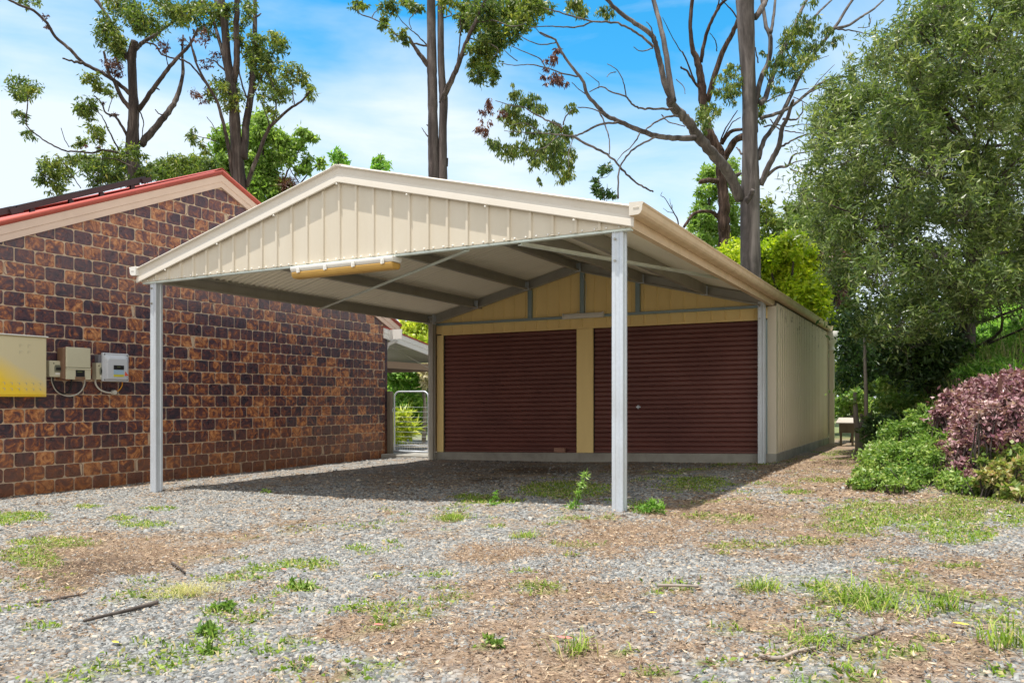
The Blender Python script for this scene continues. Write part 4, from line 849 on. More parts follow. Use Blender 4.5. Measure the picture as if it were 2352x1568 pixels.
T.crown("twig_nest", [(1960, 1260, 60, 40)], REDL, .5, .03, 2.0, .1)
T = Tree("background_tree", "low olive green gum crown rising just above the red ridge of the brick house", "tree", 34, 0, BARK_D, BG, foot(420, 34))
T.limb([(1230, 2600), (1235, 1600), (1250, 1180), (1260, 1080)], [14, 12, 8, 3], trunk=True); T.done()
T.crown("leaves", [(1130, 1130, 70, 50), (1220, 1100, 70, 50), (1300, 1110, 70, 50), (1380, 1110, 60, 50), (1430, 1140, 50, 50), (1180, 1180, 90, 40), (1320, 1170, 100, 40), (1040, 1140, 40, 40), (1070, 1180, 50, 30), (1000, 1190, 40, 30)], GUM, .19, .06, 1.7, .4)
for (px, py, lab) in ((2300, 1050, "small green tree top just left of the carport roof peak"), (2586, 1090, "small green tree top peeping over the carport roof left of the central gum")):
    T = Tree("background_tree", lab, "tree", 48, 0, BARK_D, BG, foot(px/2.96, 48)); T.limb([(px, 2500), (px, 1500), (px, py)], [14, 9, 2], trunk=True); T.done()
    T.crown("leaves", [(px-30, py+5, 28, 18), (px, py, 22, 34), (px+36, py+20, 26, 18), (px+5, py+50, 60, 24)], BRIGHT, .24, .12, 1.5, .3, .01)
# ---- central gum with two stems
O2 = 786.5
T = Tree("gum_tree", "tall central gum tree with two parallel smooth stems rising behind the carport roof", "tree", 24, O2, BARK_S, "gum trees behind the buildings", foot(1003, 24))
T.limb([(630, 2500), (625, 1500), (622, 1200), (618, 1000), (615, 800), (612, 600), (608, 450), (605, 200), (603, 0), (602, -60)], [46, 42, 38, 36, 34, 33, 35, 30, 28, 27], trunk=True)
T.limb([(690, 2500), (685, 1500), (682, 1200), (682, 900), (688, 700), (678, 560), (670, 400), (668, 200), (666, -60)], [42, 36, 31, 28, 29, 25, 22, 22, 20], trunk=True)
T.limb([(672, 700), (720, 600), (770, 480), (810, 380), (858, 250), (920, 120), (975, -10)], 20, 10, 0, -1.5); T.limb([(660, 700), (700, 600), (760, 480), (800, 400), (850, 365)], 8, 4, -.2, -.8); T.limb([(785, 430), (795, 300), (805, 200), (800, 120)], 6, 3, -.6, -1)
T.limb([(585, 445), (540, 390), (490, 320), (450, 252)], 19, 8, 0, -.6); T.limb([(582, 315), (500, 300), (430, 280), (350, 225), (280, 165), (200, 125), (130, 100), (95, 70)], 7, 3, 0, -1.5); T.limb([(200, 125), (215, 90), (262, 55)], 4, 2, -1, -1); T.limb([(572, 305), (520, 250), (460, 200), (400, 140), (362, 80)], 5, 2, 0, -1); T.limb([(470, 200), (455, 140), (510, 70)], 3, 2, -.5, -.5)
T.limb([(690, 122), (745, 100), (700, 60)], 5, 3); T.limb([(582, 930), (560, 900), (538, 868)], 5, 2); T.limb([(600, 870), (572, 846)], 8, 3); T.limb([(708, 1130), (716, 1075)], 10, 4); T.limb([(860, 260), (970, 290), (1060, 340), (1000, 420)], 5, 2, -1, -1.5); T.limb([(900, 160), (1020, 140), (1150, 180), (1250, 160)], 6, 2, -1, -2)
T.done()
T.crown("leaves", [(850, 60, 80, 60), (900, 130, 60, 60), (830, 150, 50, 60), (980, 60, 100, 70), (1080, 40, 100, 60), (1180, 60, 100, 70), (1100, 130, 100, 70), (1220, 130, 80, 60), (1010, 180, 80, 60), (1000, 270, 80, 60), (1090, 260, 80, 60), (1180, 210, 70, 40), (930, 330, 70, 60), (1010, 360, 70, 60), (900, 420, 50, 50), (970, 440, 70, 60), (1030, 500, 40, 50), (930, 510, 60, 40), (1010, 560, 30, 22), (1290, 50, 90, 60), (1370, 40, 60, 40), (1240, 10, 100, 40), (880, 180, 40, 50),
    (100, 25, 45, 30), (140, 45, 40, 25), (280, 130, 35, 35), (290, 170, 30, 25), (380, 230, 50, 26), (430, 270, 40, 20), (310, 45, 60, 35), (350, 70, 40, 25), (480, 40, 50, 35), (520, 60, 35, 30), (700, 25, 60, 35), (430, 15, 50, 20)], GUM, GL*.9, GW, 1.1)
# ---- big right gum
T = Tree("gum_tree", "largest gum tree with thick ridged trunk and wide bare branches behind the garage", "tree", 19.5, O2, BARK_S, "gum trees behind the buildings", foot(1722, 19.5))
X3 = 2306
def c3(L_): return [(q_[0]+X3,)+tuple(q_[1:]) for q_ in L_]
T.limb(c3([(470, 2500), (470, 1860), (465, 1568), (465, 1350), (468, 1200), (465, 1000), (462, 800), (458, 600), (447, 400), (438, 200), (430, 0), (428, -60)]), [74, 68, 66, 66, 60, 52, 50, 47, 52, 58, 62, 62], trunk=True, rough=.05)
T.limb(c3([(400, 1350), (340, 1220), (270, 1110), (190, 1020), (110, 930), (60, 850), (0, 780), (-60, 725), (-80, 670)]), 38, 26, 0, -2)
T.limb([(2245, 700), (2190, 560), (2160, 430), (2130, 310), (2100, 235), (1990, 160), (1880, 80), (1790, -10)], 19, 11, -2, -2.5); T.limb([(2250, 690), (2220, 500), (2190, 300), (2150, 130), (2110, -20)], 20, 13, -2, -1.2)
T.limb([(2400, 938), (2300, 940), (2200, 935), (2080, 910), (1980, 870), (1880, 825), (1800, 790), (1740, 730), (1660, 640), (1640, 560), (1570, 470), (1500, 370), (1455, 285), (1440, 265), (1340, 220)], 19, 4, -1.8, -3)
T.limb([(1880, 828), (1750, 845), (1660, 890), (1580, 925), (1470, 915), (1350, 905)], 8, 3, -2.4, -3); T.limb([(1560, 925), (1680, 990), (1800, 1050), (1900, 1150), (1980, 1230), (2060, 1280), (2112, 1305)], 8, 5, -2.8, -2.2)
for L_, a_, b_ in (([(1740, 740), (1790, 860), (1815, 950), (1815, 1050)], 5, 3), ([(2130, 932), (2000, 1000), (1920, 1080), (1880, 1170), (1875, 1350)], 6, 5), ([(2020, 905), (1980, 980), (1900, 1050), (1865, 1100)], 5, 2), ([(2280, 790), (2200, 795), (2110, 845), (2060, 885)], 7, 4),
        ([(2250, 742), (2130, 740), (2040, 735), (1980, 715), (1920, 655), (1820, 620), (1760, 590), (1680, 625)], 8, 3), ([(1930, 660), (1910, 560), (1870, 480), (1800, 435)], 4, 2), ([(1860, 490), (1820, 500), (1798, 525)], 3, 2), ([(1600, 520), (1500, 500), (1390, 465), (1280, 440), (1170, 445), (1080, 430)], 5, 2), ([(1380, 460), (1340, 400), (1230, 350), (1140, 310)], 4, 2), ([(1190, 415), (1130, 370), (1100, 340)], 3, 2),
        ([(2115, 320), (2050, 260), (1960, 200), (1850, 155), (1700, 145), (1560, 110), (1420, 70), (1370, 55)], 8, 3), ([(1700, 148), (1620, 180), (1500, 185), (1380, 180), (1270, 190)], 6, 2), ([(1450, 290), (1350, 305), (1250, 270), (1200, 235)], 4, 2), ([(1450, 270), (1360, 240), (1310, 190)], 3, 2), ([(1480, 855), (1400, 820), (1300, 770), (1230, 730), (1140, 715), (1040, 685)], 6, 2), ([(1500, 850), (1520, 790), (1560, 750)], 5, 3), ([(2170, 780), (2220, 830), (2330, 860)], 4, 3), ([(2110, 330), (2030, 350), (1980, 320)], 4, 2), ([(1800, 790), (1700, 740), (1600, 730)], 4, 3), ([(2110, 240), (2100, 190), (2065, 150)], 5, 2), ([(1740, 600), (1740, 560), (1655, 495)], 3, 2), ([(1350, 905), (1220, 900), (1100, 890)], 3, 2), ([(1350, 905), (1250, 840), (1150, 850)], 3, 2), ([(1470, 915), (1380, 1000), (1280, 1030)], 3, 2), ([(1570, 930), (1540, 1040), (1540, 1150)], 3, 2),
        ([(2270, 540), (2320, 590), (2330, 640)], 3, 2), ([(1650, 640), (1600, 600), (1560, 560)], 3, 2)):
    T.limb(L_, a_, b_, -2.4, -2.8)
for L_, a_, b_, d_ in (([(500, 900), (500, 720), (540, 540), (590, 420), (605, 270), (570, 160), (545, -20)], 22, 12, 1), ([(605, 225), (625, 120), (638, -20)], 12, 8, .5), ([(522, 1080), (560, 960), (640, 840), (720, 700), (780, 560), (870, 410), (960, 290), (1040, 190), (1110, 80), (1170, -10)], 17, 9, 1.6), ([(1040, 195), (1140, 170), (1230, 110), (1310, 60), (1380, -5)], 10, 6, 1.6), ([(1060, 200), (1160, 210), (1260, 230), (1400, 225)], 6, 2, 1.6), ([(1275, 100), (1280, 150), (1275, 185)], 4, 2, 1.6), ([(1200, 190), (1270, 182), (1290, 120)], 3, 2, 1.6),
        ([(535, 1260), (600, 1110), (660, 1000), (680, 880), (720, 800), (745, 720), (760, 680)], 22, 8, -1), ([(672, 1000), (740, 960), (830, 920), (925, 910)], 8, 4, -1), ([(565, 1210), (650, 1140), (720, 1130), (760, 1055), (865, 1032)], 12, 4, -1), ([(720, 1132), (780, 1100), (890, 1080)], 6, 2, -1), ([(740, 1150), (800, 1170), (855, 1188)], 5, 2, -1), ([(540, 805), (620, 780), (700, 750), (790, 690), (860, 630), (960, 560), (1060, 525), (1125, 522)], 13, 7, 1), ([(560, 862), (640, 850), (720, 860), (820, 845), (910, 856)], 6, 2, 1), ([(580, 690), (660, 650), (760, 620), (865, 602)], 6, 3, 1), ([(690, 810), (780, 810), (820, 760), (822, 700)], 8, 4, 1), ([(540, 700), (580, 640), (640, 450), (700, 320), (760, 200), (810, 80), (855, -10)], 20, 10, 2), ([(900, 125), (960, 60), (1030, -10)], 9, 6, 2), ([(840, 640), (940, 600), (1060, 560), (1120, 545)], 6, 3, 1), ([(690, 885), (650, 870), (600, 810)], 6, 4, 0), ([(700, 890), (780, 900), (830, 908)], 5, 3, 0), ([(760, 660), (840, 700), (930, 755)], 4, 2, 0), ([(860, 640), (940, 540), (1040, 440)], 4, 2, .6), ([(860, 430), (940, 400), (1000, 380)], 3, 2, 1), ([(500, 120), (560, 30), (580, -20)], 22, 16, .5), ([(630, 560), (600, 480), (620, 400)], 4, 2, 1), ([(520, 430), (505, 340), (500, 320)], 6, 2, 0), ([(395, 1180), (350, 1200), (330, 1230)], 12, 6, .5), ([(410, 1050), (380, 1010), (370, 1005)], 8, 3, .3), ([(770, 180), (700, 280), (640, 330)], 6, 3, 2), ([(880, 130), (780, 210), (700, 260)], 5, 3, 2)):
    T.limb(c3(L_), a_, b_, 0, d_)
b = MB(); q = T.pt(X3+450, 1375, -.5); kn = T.pt(X3+425, 1420, -.45)
T.limb(c3([(440, 1370), (470, 1330), (488, 1290)]), 22, 14, -.42, -.62); T.done()
T.crown("leaves", [(1160, 620, 30, 45), (1200, 660, 55, 40), (1280, 680, 60, 50), (1330, 720, 50, 40), (1180, 740, 60, 40), (1120, 760, 60, 45), (1160, 810, 55, 45), (1250, 830, 60, 45), (1170, 870, 40, 40), (1300, 900, 60, 50), (1020, 970, 50, 30), (1080, 990, 70, 45), (1150, 1030, 70, 45), (1230, 1000, 60, 50), (1320, 1040, 70, 50), (1400, 1070, 70, 55), (1460, 1120, 60, 50), (1500, 1010, 60, 70), (1440, 900, 60, 60), (1520, 900, 40, 50), (1550, 1080, 40, 50), (1500, 1190, 60, 36), (1540, 1170, 35, 40), (1380, 960, 60, 50), (1560, 735, 42, 36), (1450, 830, 40, 30), (1340, 1215, 14, 26), (1490, 1230, 30, 20), (1590, 40, 60, 50), (1640, 80, 40, 30), (1790, 80, 50, 50), (1560, 20, 60, 30), (1460, 960, 50, 60), (1300, 1110, 40, 30)], GUM, .12, .036, .85, .65, .006)
T.crown("inner_leaves", c3([(860, 150, 70, 50), (800, 200, 70, 50), (740, 220, 60, 40), (720, 290, 60, 40), (790, 290, 60, 40), (880, 190, 45, 50), (650, 440, 55, 45), (620, 480, 40, 30), (690, 380, 50, 50), (770, 350, 50, 30), (880, 10, 60, 20), (1050, 250, 40, 50), (980, 200, 60, 30), (660, 590, 50, 40), (760, 460, 90, 60), (840, 400, 70, 40), (900, 330, 70, 60), (560, 350, 30, 30), (340, 460, 60, 30), (310, 520, 60, 45), (290, 590, 60, 50), (340, 640, 60, 60), (370, 560, 40, 50), (180, 740, 70, 45), (130, 790, 40, 50), (220, 770, 50, 40), (160, 860, 40, 40), (540, 700, 40, 60), (530, 800, 30, 50)]), GUM, .11, .034, .7, .6, .006)
T.crown("dead_leaves", [(1430, 530, 55, 55), (1390, 500, 30, 30), (1480, 540, 40, 30), (1430, 390, 45, 45), (1460, 330, 25, 35), (960, 860, 45, 40), (930, 870, 30, 26), (980, 740, 45, 40), (1010, 700, 30, 25), (1490, 880, 40, 35), (1380, 1000, 34, 34), (1080, 770, 30, 25), (1520, 560, 20, 24)], REDL, .12, .035, .6, .6, None, label="sparse reddish dead leaves")
# ---- rough-barked tree beside it
T = Tree("rough_barked_tree", "shaggy rough-barked tree with a sawn side branch standing left of the largest gum", "tree", 22.5, O2, BARK_R, "gum trees behind the buildings", foot(1665, 22.5))
T.limb(c3([(295, 2400), (290, 1700), (285, 1500), (285, 1350), (275, 1200), (260, 1060), (205, 950), (160, 800), (140, 600), (112, 430), (75, 330), (60, 150), (76, -40)]), [50, 46, 42, 38, 36, 40, 42, 30, 28, 22, 16, 13, 12], trunk=True, rough=.16)
for L_, a_, b_ in (([(175, 690), (230, 500), (290, 330), (350, 220), (385, 130)], 22, 14), ([(130, 425), (160, 270), (200, 150), (260, 40), (325, -20)], 14, 9), ([(255, 1235), (190, 1225), (128, 1238)], 20, 15), ([(245, 1475), (200, 1440), (90, 1450), (15, 1545)], 14, 9), ([(160, 640), (90, 560), (40, 490), (-5, 455)], 9, 6), ([(90, 560), (40, 430), (0, 350)], 6, 5), ([(285, 1090), (360, 960), (425, 930)], 24, 24), ([(270, 980), (330, 900), (415, 880)], 16, 10), ([(350, 1212), (400, 1180)], 14, 9), ([(265, 960), (300, 870), (380, 750)], 6, 3), ([(285, 940), (340, 840), (400, 800)], 5, 3), ([(200, 150), (240, 60), (260, -20)], 7, 4), ([(-5, 350), (-60, 260), (-130, 120)], 4, 2), ([(240, 350), (230, 280), (190, 225)], 4, 2), ([(380, 130), (330, 60), (270, 0)], 6, 3)):
    T.limb(c3(L_), a_, b_, 0, -.5)
T.done()
T = Tree("background_tree", "small feathery dark green tree top above the right slope of the carport roof", "tree", 36, O2, BARK_D, BG, foot(1395, 36))
T.limb([(1800, 2400), (1800, 1600), (1790, 1400), (1760, 1280)], [12, 8, 4, 2], trunk=True); T.limb([(1795, 1420), (1800, 1300), (1800, 1250)], 3, 1); T.limb([(1760, 1290), (1740, 1220), (1800, 1200), (1840, 1150)], 3, 1); T.done()
T.crown("leaves", [(1780, 1145, 40, 18), (1820, 1140, 20, 14), (1720, 1240, 22, 20), (1715, 1280, 30, 25), (1750, 1310, 40, 20), (1800, 1320, 36, 20), (1840, 1340, 26, 14), (1760, 1170, 20, 18)], DARKG, .22, .09, 1.1, .2)
T = Tree("dead_sapling", "bare twiggy dead sapling tip sticking up behind the right gutter", "sapling", 24, O2, BARK_D, None, foot(1545, 24))
T.limb([(2290, 2400), (2290, 1800), (2285, 1530), (2255, 1450), (2225, 1400), (2190, 1345), (2165, 1330), (2175, 1305)], [9, 8, 5, 4, 3, 2.4, 2, 1.5], trunk=True); T.limb([(2250, 1445), (2215, 1440), (2180, 1415)], 3, 1.2); T.limb([(2245, 1430), (2230, 1380), (2225, 1350)], 2.5, 1); T.limb([(2240, 1420), (2245, 1390)], 2, 1); T.done()
T = Tree("background_tree", "pale yellow-green tree glimpsed between the garage gutter and the rough-barked trunk", "tree", 32, O2, BARK_D, BG, foot(1630, 32))
T.limb(c3([(180, 2300), (180, 1700), (190, 1300)]), [16, 12, 5], trunk=True); T.limb(c3([(180, 1650), (330, 1400), (360, 1200)]), 7, 3); T.done()
T.crown("leaves", c3([(190, 1160, 60, 45), (150, 1190, 50, 40), (330, 1130, 50, 60), (350, 1220, 50, 60), (160, 1290, 50, 35), (230, 1300, 60, 40), (150, 1400, 60, 50), (120, 1460, 60, 50), (180, 1470, 60, 50), (150, 1540, 80, 50), (90, 1530, 40, 40), (340, 1370, 50, 60), (360, 1450, 50, 60), (220, 1570, 60, 50), (350, 1560, 50, 60), (250, 1200, 50, 50), (230, 1640, 80, 50), (130, 1620, 60, 40)]), LIGHT, .18, .08, 1.2, .35)
T = Tree("background_tree", "thin dark green sapling crown just right of the largest trunk", "tree", 30, O2, BARK_D, BG, foot(1760, 30))
T.limb(c3([(600, 2300), (590, 1700), (575, 1500), (575, 1400)]), [8, 6, 4, 2], trunk=True); T.done()
T.crown("leaves", c3([(575, 1385, 38, 30), (560, 1430, 40, 36), (600, 1450, 34, 26), (560, 1500, 40, 40), (610, 1510, 40, 26), (550, 1580, 40, 50), (640, 1500, 18, 14), (600, 1610, 50, 40), (560, 1660, 50, 50)]), GUM, .17, .07, 1.2, .3)
def blobtree(name, label, cat, t, clumps, mat, L, Wd, dens, group=None, trunk=None, bark=None, droop=.3, jit=1.0, tw=.01, trad=.12, depth=1.0, kind=None):
    """crown given in frame pixels (u, v, ru, rv) at distance t, on a trunk that reaches the ground"""
    us = [c[0] for c in clumps]; cu = trunk[0] if trunk else sum(us)/len(us); fb = foot(cu, t)
    r = thing(name, label, cat, fb, group); C = []
    for c in clumps:
        dt = random.uniform(-1, 1)*jit; k = t/F; n = dens*c[2]*c[3]*.8
        p = at(c[0], c[1], t+dt); C.append((p, (c[2]*k, max(.12, c[2]*k*depth), c[3]*k), max(15, n)))
    foliage("leaves", C, mat, r, L, Wd, droop, tw, bark or BARK_D)
    if trunk:
        top = at(trunk[2] if len(trunk) > 2 else cu, trunk[1], t); b = MB()
        Q, R = smooth_line([fb-[0, 0, .2], fb*.5+top*.5+[random.uniform(-.1, .1), 0, 0], top], [trad, trad*.75, trad*.3]); b.tube(Q, R, 8)
        for c, rr, n in C[::max(1, len(C)//7)]:
            s = random.uniform(.35, .8); q = fb*(1-s)+top*s; Q, R = smooth_line([q, (q+c)/2+[0, 0, -.1], c], [trad*.45, trad*.3, trad*.12]); b.tube(Q, R, 6)
        b.build("trunk", bark or BARK_D, r, True)
    return r
blobtree("background_tree", "broad olive green tree crown between the lime tree and the big wattle", "tree", 30, [(1835, 500, 40, 20), (1870, 495, 36, 25), (1810, 525, 30, 20), (1860, 540, 50, 35), (1900, 520, 40, 40), (1890, 600, 40, 40), (1930, 580, 40, 60), (1905, 650, 36, 40), (1940, 680, 30, 40), (1800, 560, 30, 30), (1830, 480, 30, 12), (1920, 460, 30, 30)], leafmat('olive_leaves', [(0, (.05, .09, .02)), (.5, (.14, .21, .06)), (1, (.32, .36, .14))]), .30, .11, .9, BG, (1890, 560), droop=.3, jit=2)
blobtree("background_tree", "grey-green distant gum with brownish tips low beside the lime tree", "tree", 22, [(1900, 620, 26, 30), (1920, 660, 26, 30), (1900, 590, 20, 20), (1940, 610, 24, 40)], REDL, .2, .06, .35, BG, (1905, 620), droop=.3, jit=1)
blobtree("lime_tree", "bright lime-yellow leafy tree standing behind the garage gutter beside the largest trunk", "tree", 21, [(1825, 560, 30, 22), (1790, 580, 40, 24), (1840, 590, 36, 26), (1760, 590, 30, 24), (1690, 575, 30, 18), (1715, 590, 24, 22), (1800, 620, 44, 30), (1850, 630, 34, 30), (1765, 630, 30, 30), (1830, 665, 40, 30), (1868, 670, 30, 30), (1800, 665, 30, 30), (1850, 700, 36, 26), (1880, 710, 20, 24), (1890, 730, 26, 16), (1815, 548, 14, 12), (1852, 570, 14, 12), (1740, 640, 40, 40), (1690, 610, 30, 30), (1905, 745, 20, 12), (1920, 752, 22, 14)], LIME, .15, .07, 2.6, None, (1810, 600), droop=.25, jit=.8, tw=.008)
# ---- big wattle on the bank
poly = [(1835, 445), (1862, 350), (1880, 270), (1905, 215), (1960, 165), (2010, 120), (2060, 60), (2100, 30), (2160, 5), (2230, -60), (2560, -60), (2560, 700), (2352, 690), (2290, 700), (2220, 720), (2150, 760), (2100, 790), (2010, 790), (1975, 775), (1965, 700), (1925, 640), (1885, 560), (1850, 500)]
pa = np.array(poly, float)
def inside(u, v):
    c = False; j = len(poly)-1
    for i in range(len(poly)):
        if (pa[i, 1] > v) != (pa[j, 1] > v) and u < (pa[j, 0]-pa[i, 0])*(v-pa[i, 1])/(pa[j, 1]-pa[i, 1])+pa[i, 0]: c = not c
        j = i
    return c
wf = foot(2215, 12.5); wt = thing("wattle_tree", "huge dense willow-leaved wattle tree filling the right side above the bank", "tree", wf)
C = []; tips = []
holes = [(2030, 420, 40), (2120, 530, 36), (2190, 380, 30), (2050, 560, 24), (2100, 350, 26), (2250, 470, 34), (2020, 240, 26), (2180, 600, 20), (2060, 640, 24), (2230, 250, 22), (1990, 480, 24), (1950, 330, 24), (2300, 330, 22), (2150, 680, 24), (2290, 560, 24), (1960, 560, 22), (2080, 200, 22), (2160, 130, 20)]
for i in range(620):
    while True:
        u = random.uniform(1835, 2560); v = random.uniform(-60, 830)
        if inside(u, v) and not any((u-a)**2+(v-c)**2 < r*r and random.random() < .85 for a, c, r in holes): break
    t_ = random.uniform(9.2, 14.5) if u > 2000 else random.uniform(10.5, 13.5)
    p = at(u, v, t_)
    if p[2] < height(p[0], p[1])+.3: continue
    rr = random.uniform(.16, .38); C.append((p, (rr, rr, rr*.9), 230 if u < 2400 else 60)); tips.append(p)
foliage("leaves", C, WATT, wt, .095, .024, .15, .004, BARK_D)
b = MB(); top = at(2240, 380, 12.3)
tr = [wf-[0, 0, .3], at(2225, 700, 12.5), at(2235, 560, 12.4), top, at(2260, 180, 12.2)]; Q, R = smooth_line(tr, [.15, .11, .08, .05, .03]); b.tube(Q, R, 10); b.build("trunk", BARK_D, wt, True)
b = MB()
for i, p in enumerate(tips[::9]):
    q = Q[random.randint(4, len(Q)-2)]; q = min(Q[3:], key=lambda s: abs(np.linalg.norm(s-p)-1.6)+.6*abs(s[2]-p[2]+.6)); m_ = (q+p)/2+np.array([random.uniform(-.3, .3), random.uniform(-.3, .3), -.1]); A_, B_ = smooth_line([q, m_, p], [.035, .02, .007], 4); b.tube(A_, B_, 5); b.build('branch', BARK_D, wt, True); b = MB()
for L_ in ([(2235, 520), (2180, 430), (2160, 410), (2110, 400)], [(2235, 560), (2300, 430), (2352, 300)], [(2225, 700), (2120, 620), (2050, 560)]):
    A_, B_ = smooth_line([at(u, v, 12) for u, v in L_], [.07, .05, .035, .02][:len(L_)]); b.tube(A_, B_, 7); b.build('branch', BARK_D, wt, True); b = MB()
# ---- understorey along the path
blobtree("dark_bush", "dark green leafy bush mass under the wattle left part, beside the garage corner", "bush", 20.5, [(1950, 800, 30, 40), (1990, 820, 40, 50), (1945, 860, 26, 40), (2010, 770, 40, 40), (1960, 760, 36, 36), (2030, 860, 30, 40), (1990, 890, 34, 30), (1950, 740, 30, 20), (2060, 800, 40, 50)], DARKG, .10, .05, 1.1, None, (1990, 800), droop=.25)
blobtree("hedge_bush", "pale green sunlit low bush at the end of the path beside the shed", "bush", 17, [(1945, 925, 26, 16), (1970, 915, 24, 16), (1930, 930, 12, 14), (1980, 935, 14, 14)], SHRUB, .10, .06, 1.4, None, (1950, 930), droop=.25, trad=.03)
blobtree("hedge_bush", "yellow-green round bush behind the thin pale sapling trunk", "bush", 13.5, [(2070, 900, 30, 26), (2100, 880, 34, 26), (2050, 930, 20, 22), (2110, 920, 30, 26), (2080, 950, 40, 22), (2040, 880, 18, 18)], SHRUB, .09, .05, 1.2, None, (2080, 930), droop=.25, trad=.03)
blobtree("dark_bush", "dark glossy rounded bush at the foot of the thin pale sapling", "bush", 12, [(2020, 980, 26, 22), (2005, 995, 20, 18), (2040, 995, 22, 20), (2050, 965, 20, 20), (2030, 1010, 30, 14)], DARKG, .08, .045, 1.8, None, (2020, 990), droop=.2, trad=.02)
blobtree("dark_bush", "deep shaded bush below the wattle trunk on the bank", "bush", 12.2, [(2120, 850, 50, 40), (2180, 840, 50, 40), (2150, 900, 50, 30), (2100, 800, 50, 40), (2060, 820, 40, 40), (2175, 790, 40, 26)], DARKG, .09, .04, 1.1, None, (2150, 850), droop=.2)
r = thing("sapling", "thin pale straight sapling trunk in front of the dark bushes", "sapling", ground_at(1990, 1000)); t_ = 12.6
b = MB(); fb = foot(1990, t_); b.tube([fb-[0, 0, .1], at(1989, 900, t_), at(1986, 800, t_), at(1984, 730, t_)], [.035, .03, .024, .015], 8); r.location = fb; b.build("stem", BARK_L, r, True)
foliage("leaves", [(at(1984, 735, t_), (.5, .5, .35), 300)], DARKG, r, .09, .04)
t_ = 13.6; fb = foot(1976, t_); r = thing("sapling", "crooked brown little tree trunk at the end of the path", "sapling", fb)
b = MB(); Q, R = smooth_line([fb-[0, 0, .1], at(1972, 1000, t_), at(1966, 960, t_), at(1964, 900, t_)], [.09, .06, .045, .03]); b.tube(Q, R, 8); Q, R = smooth_line([at(1972, 985, t_), at(1980, 965, t_), at(1978, 950, t_)], [.04, .03, .03]); b.tube(Q, R, 6); b.build("stem", BARK_L, r, True)
foliage("leaves", [(at(1966, 905, t_), (.3, .3, .2), 160)], SHRUB, r, .08, .045)
# little weathered box on legs at the end of the path
fb = foot(1948, 15.5); r = thing("nesting_box", "small weathered grey timber hutch with sloping roof at the end of the path", "hutch", fb)
z0 = at(1948, 1000, 15.5)[2]; z1 = at(1948, 968, 15.5)[2]; x0 = at(1928, 980, 15.5)[0]; x1 = at(1964, 980, 15.5)[0]; y0 = fb[1]
b = MB(); b.box(x0, x1, y0-.15, y0+.2, z1-.22, z1-.03); b.build("box", M['timber'], r)
b = MB(); b.sweep([(-.22, -.03), (.28, .06), (.28, .075), (-.22, -.012)], (x0-.05, y0, z1), (x1+.05, y0, z1), (0, 1, 0), (0, 0, 1)); b.build("roof", painted('grey_board', (.42, .38, .34), .8, .4), r)
for x in (x0+.03, x1-.03): b = MB(); b.box(x-.02, x+.02, y0-.12, y0-.08, fb[2]-.1, z1-.2); b.build("leg", M['timber'], r)
# ---- bushes on the bank
def bushat(name, label, cat, spots, mat, L, Wd, dens, group=None, droop=.2, tw=.004):
    C = []; c0 = None
    for (u, v, ru, rv, t_) in spots:
        p = at(u, v, t_); k = t_/F; g_ = height(p[0], p[1]); p[2] = max(p[2], g_+.05); c0 = p if c0 is None else c0
        C.append((p, (ru*k, ru*k*.9, rv*k), dens*ru*rv))
    r = thing(name, label, cat, (c0[0], c0[1], float(height(c0[0], c0[1]))), group)
    for c, rr, n in list(C):
        for k in range(5):
            q = rng.normal(size=3); q /= np.linalg.norm(q); q[2] = abs(q[2])*1.1; C.append((c+q*np.array(rr)*random.uniform(1.0, 1.5), np.array(rr)*random.uniform(.12, .3), n*.07))
    foliage("leaves", C, mat, r, L, Wd, droop, tw, BARK_D)
    b = MB()
    for c, rr, n in C:
        for k in range(4):
            q = np.array([c[0]+random.gauss(0, rr[0]*.3), c[1]+random.gauss(0, rr[0]*.3), 0]); q[2] = height(q[0], q[1])-.03
            b.tube([q, (q+c)/2+rng.normal(size=3)*.04, c+rng.normal(size=3)*rr[0]*.4], [.010, .007, .003], 5)
    tag(b.build("stems", BARK_D, r), kind='stuff'); return r
bushat("shrub", "rounded bright green lantana-like shrub at the left end of the bank by the path", "shrub", [(2080, 1000, 50, 30, 8.6), (2040, 1060, 50, 36, 8.0), (2100, 1050, 50, 40, 7.9), (2010, 1100, 36, 26, 7.7), (2070, 1105, 50, 28, 7.5), (2130, 1010, 40, 34, 8.4), (2130, 1085, 40, 34, 7.6), (2150, 970, 36, 26, 8.8), (2060, 1125, 50, 16, 7.35), (2160, 1050, 30, 34, 8.0), (2120, 960, 24, 20, 9.0), (2180, 1075, 26, 26, 7.6), (2200, 1100, 30, 18, 7.2), (1985, 1120, 22, 14, 7.5), (2020, 1040, 20, 20, 8.3)], SHRUB, .042, .020, 1.9)
bushat("shrub", "purple and pinkish leaved shrub spilling over the wire fence on the bank", "shrub", [(2220, 930, 50, 30, 8.2), (2280, 910, 50, 30, 8.2), (2340, 900, 50, 34, 8.0), (2190, 960, 36, 30, 8.1), (2250, 970, 50, 30, 7.9), (2320, 960, 60, 34, 7.8), (2230, 1010, 40, 34, 7.6), (2200, 1050, 30, 30, 7.5), (2250, 1040, 34, 34, 7.4), (2300, 1010, 36, 24, 7.5), (2220, 1080, 24, 20, 7.3), (2350, 880, 50, 26, 8.2), (2270, 885, 30, 16, 8.4), (2400, 920, 60, 40, 7.8), (2380, 980, 50, 30, 7.6), (2190, 1010, 24, 20, 7.8), (2320, 1010, 40, 26, 7.0), (2352, 1000, 30, 24, 6.9), (2290, 960, 36, 26, 7.1), (2335, 950, 36, 30, 7.0), (2240, 1100, 20, 14, 7.0)], PURP, .048, .028, 1.7)
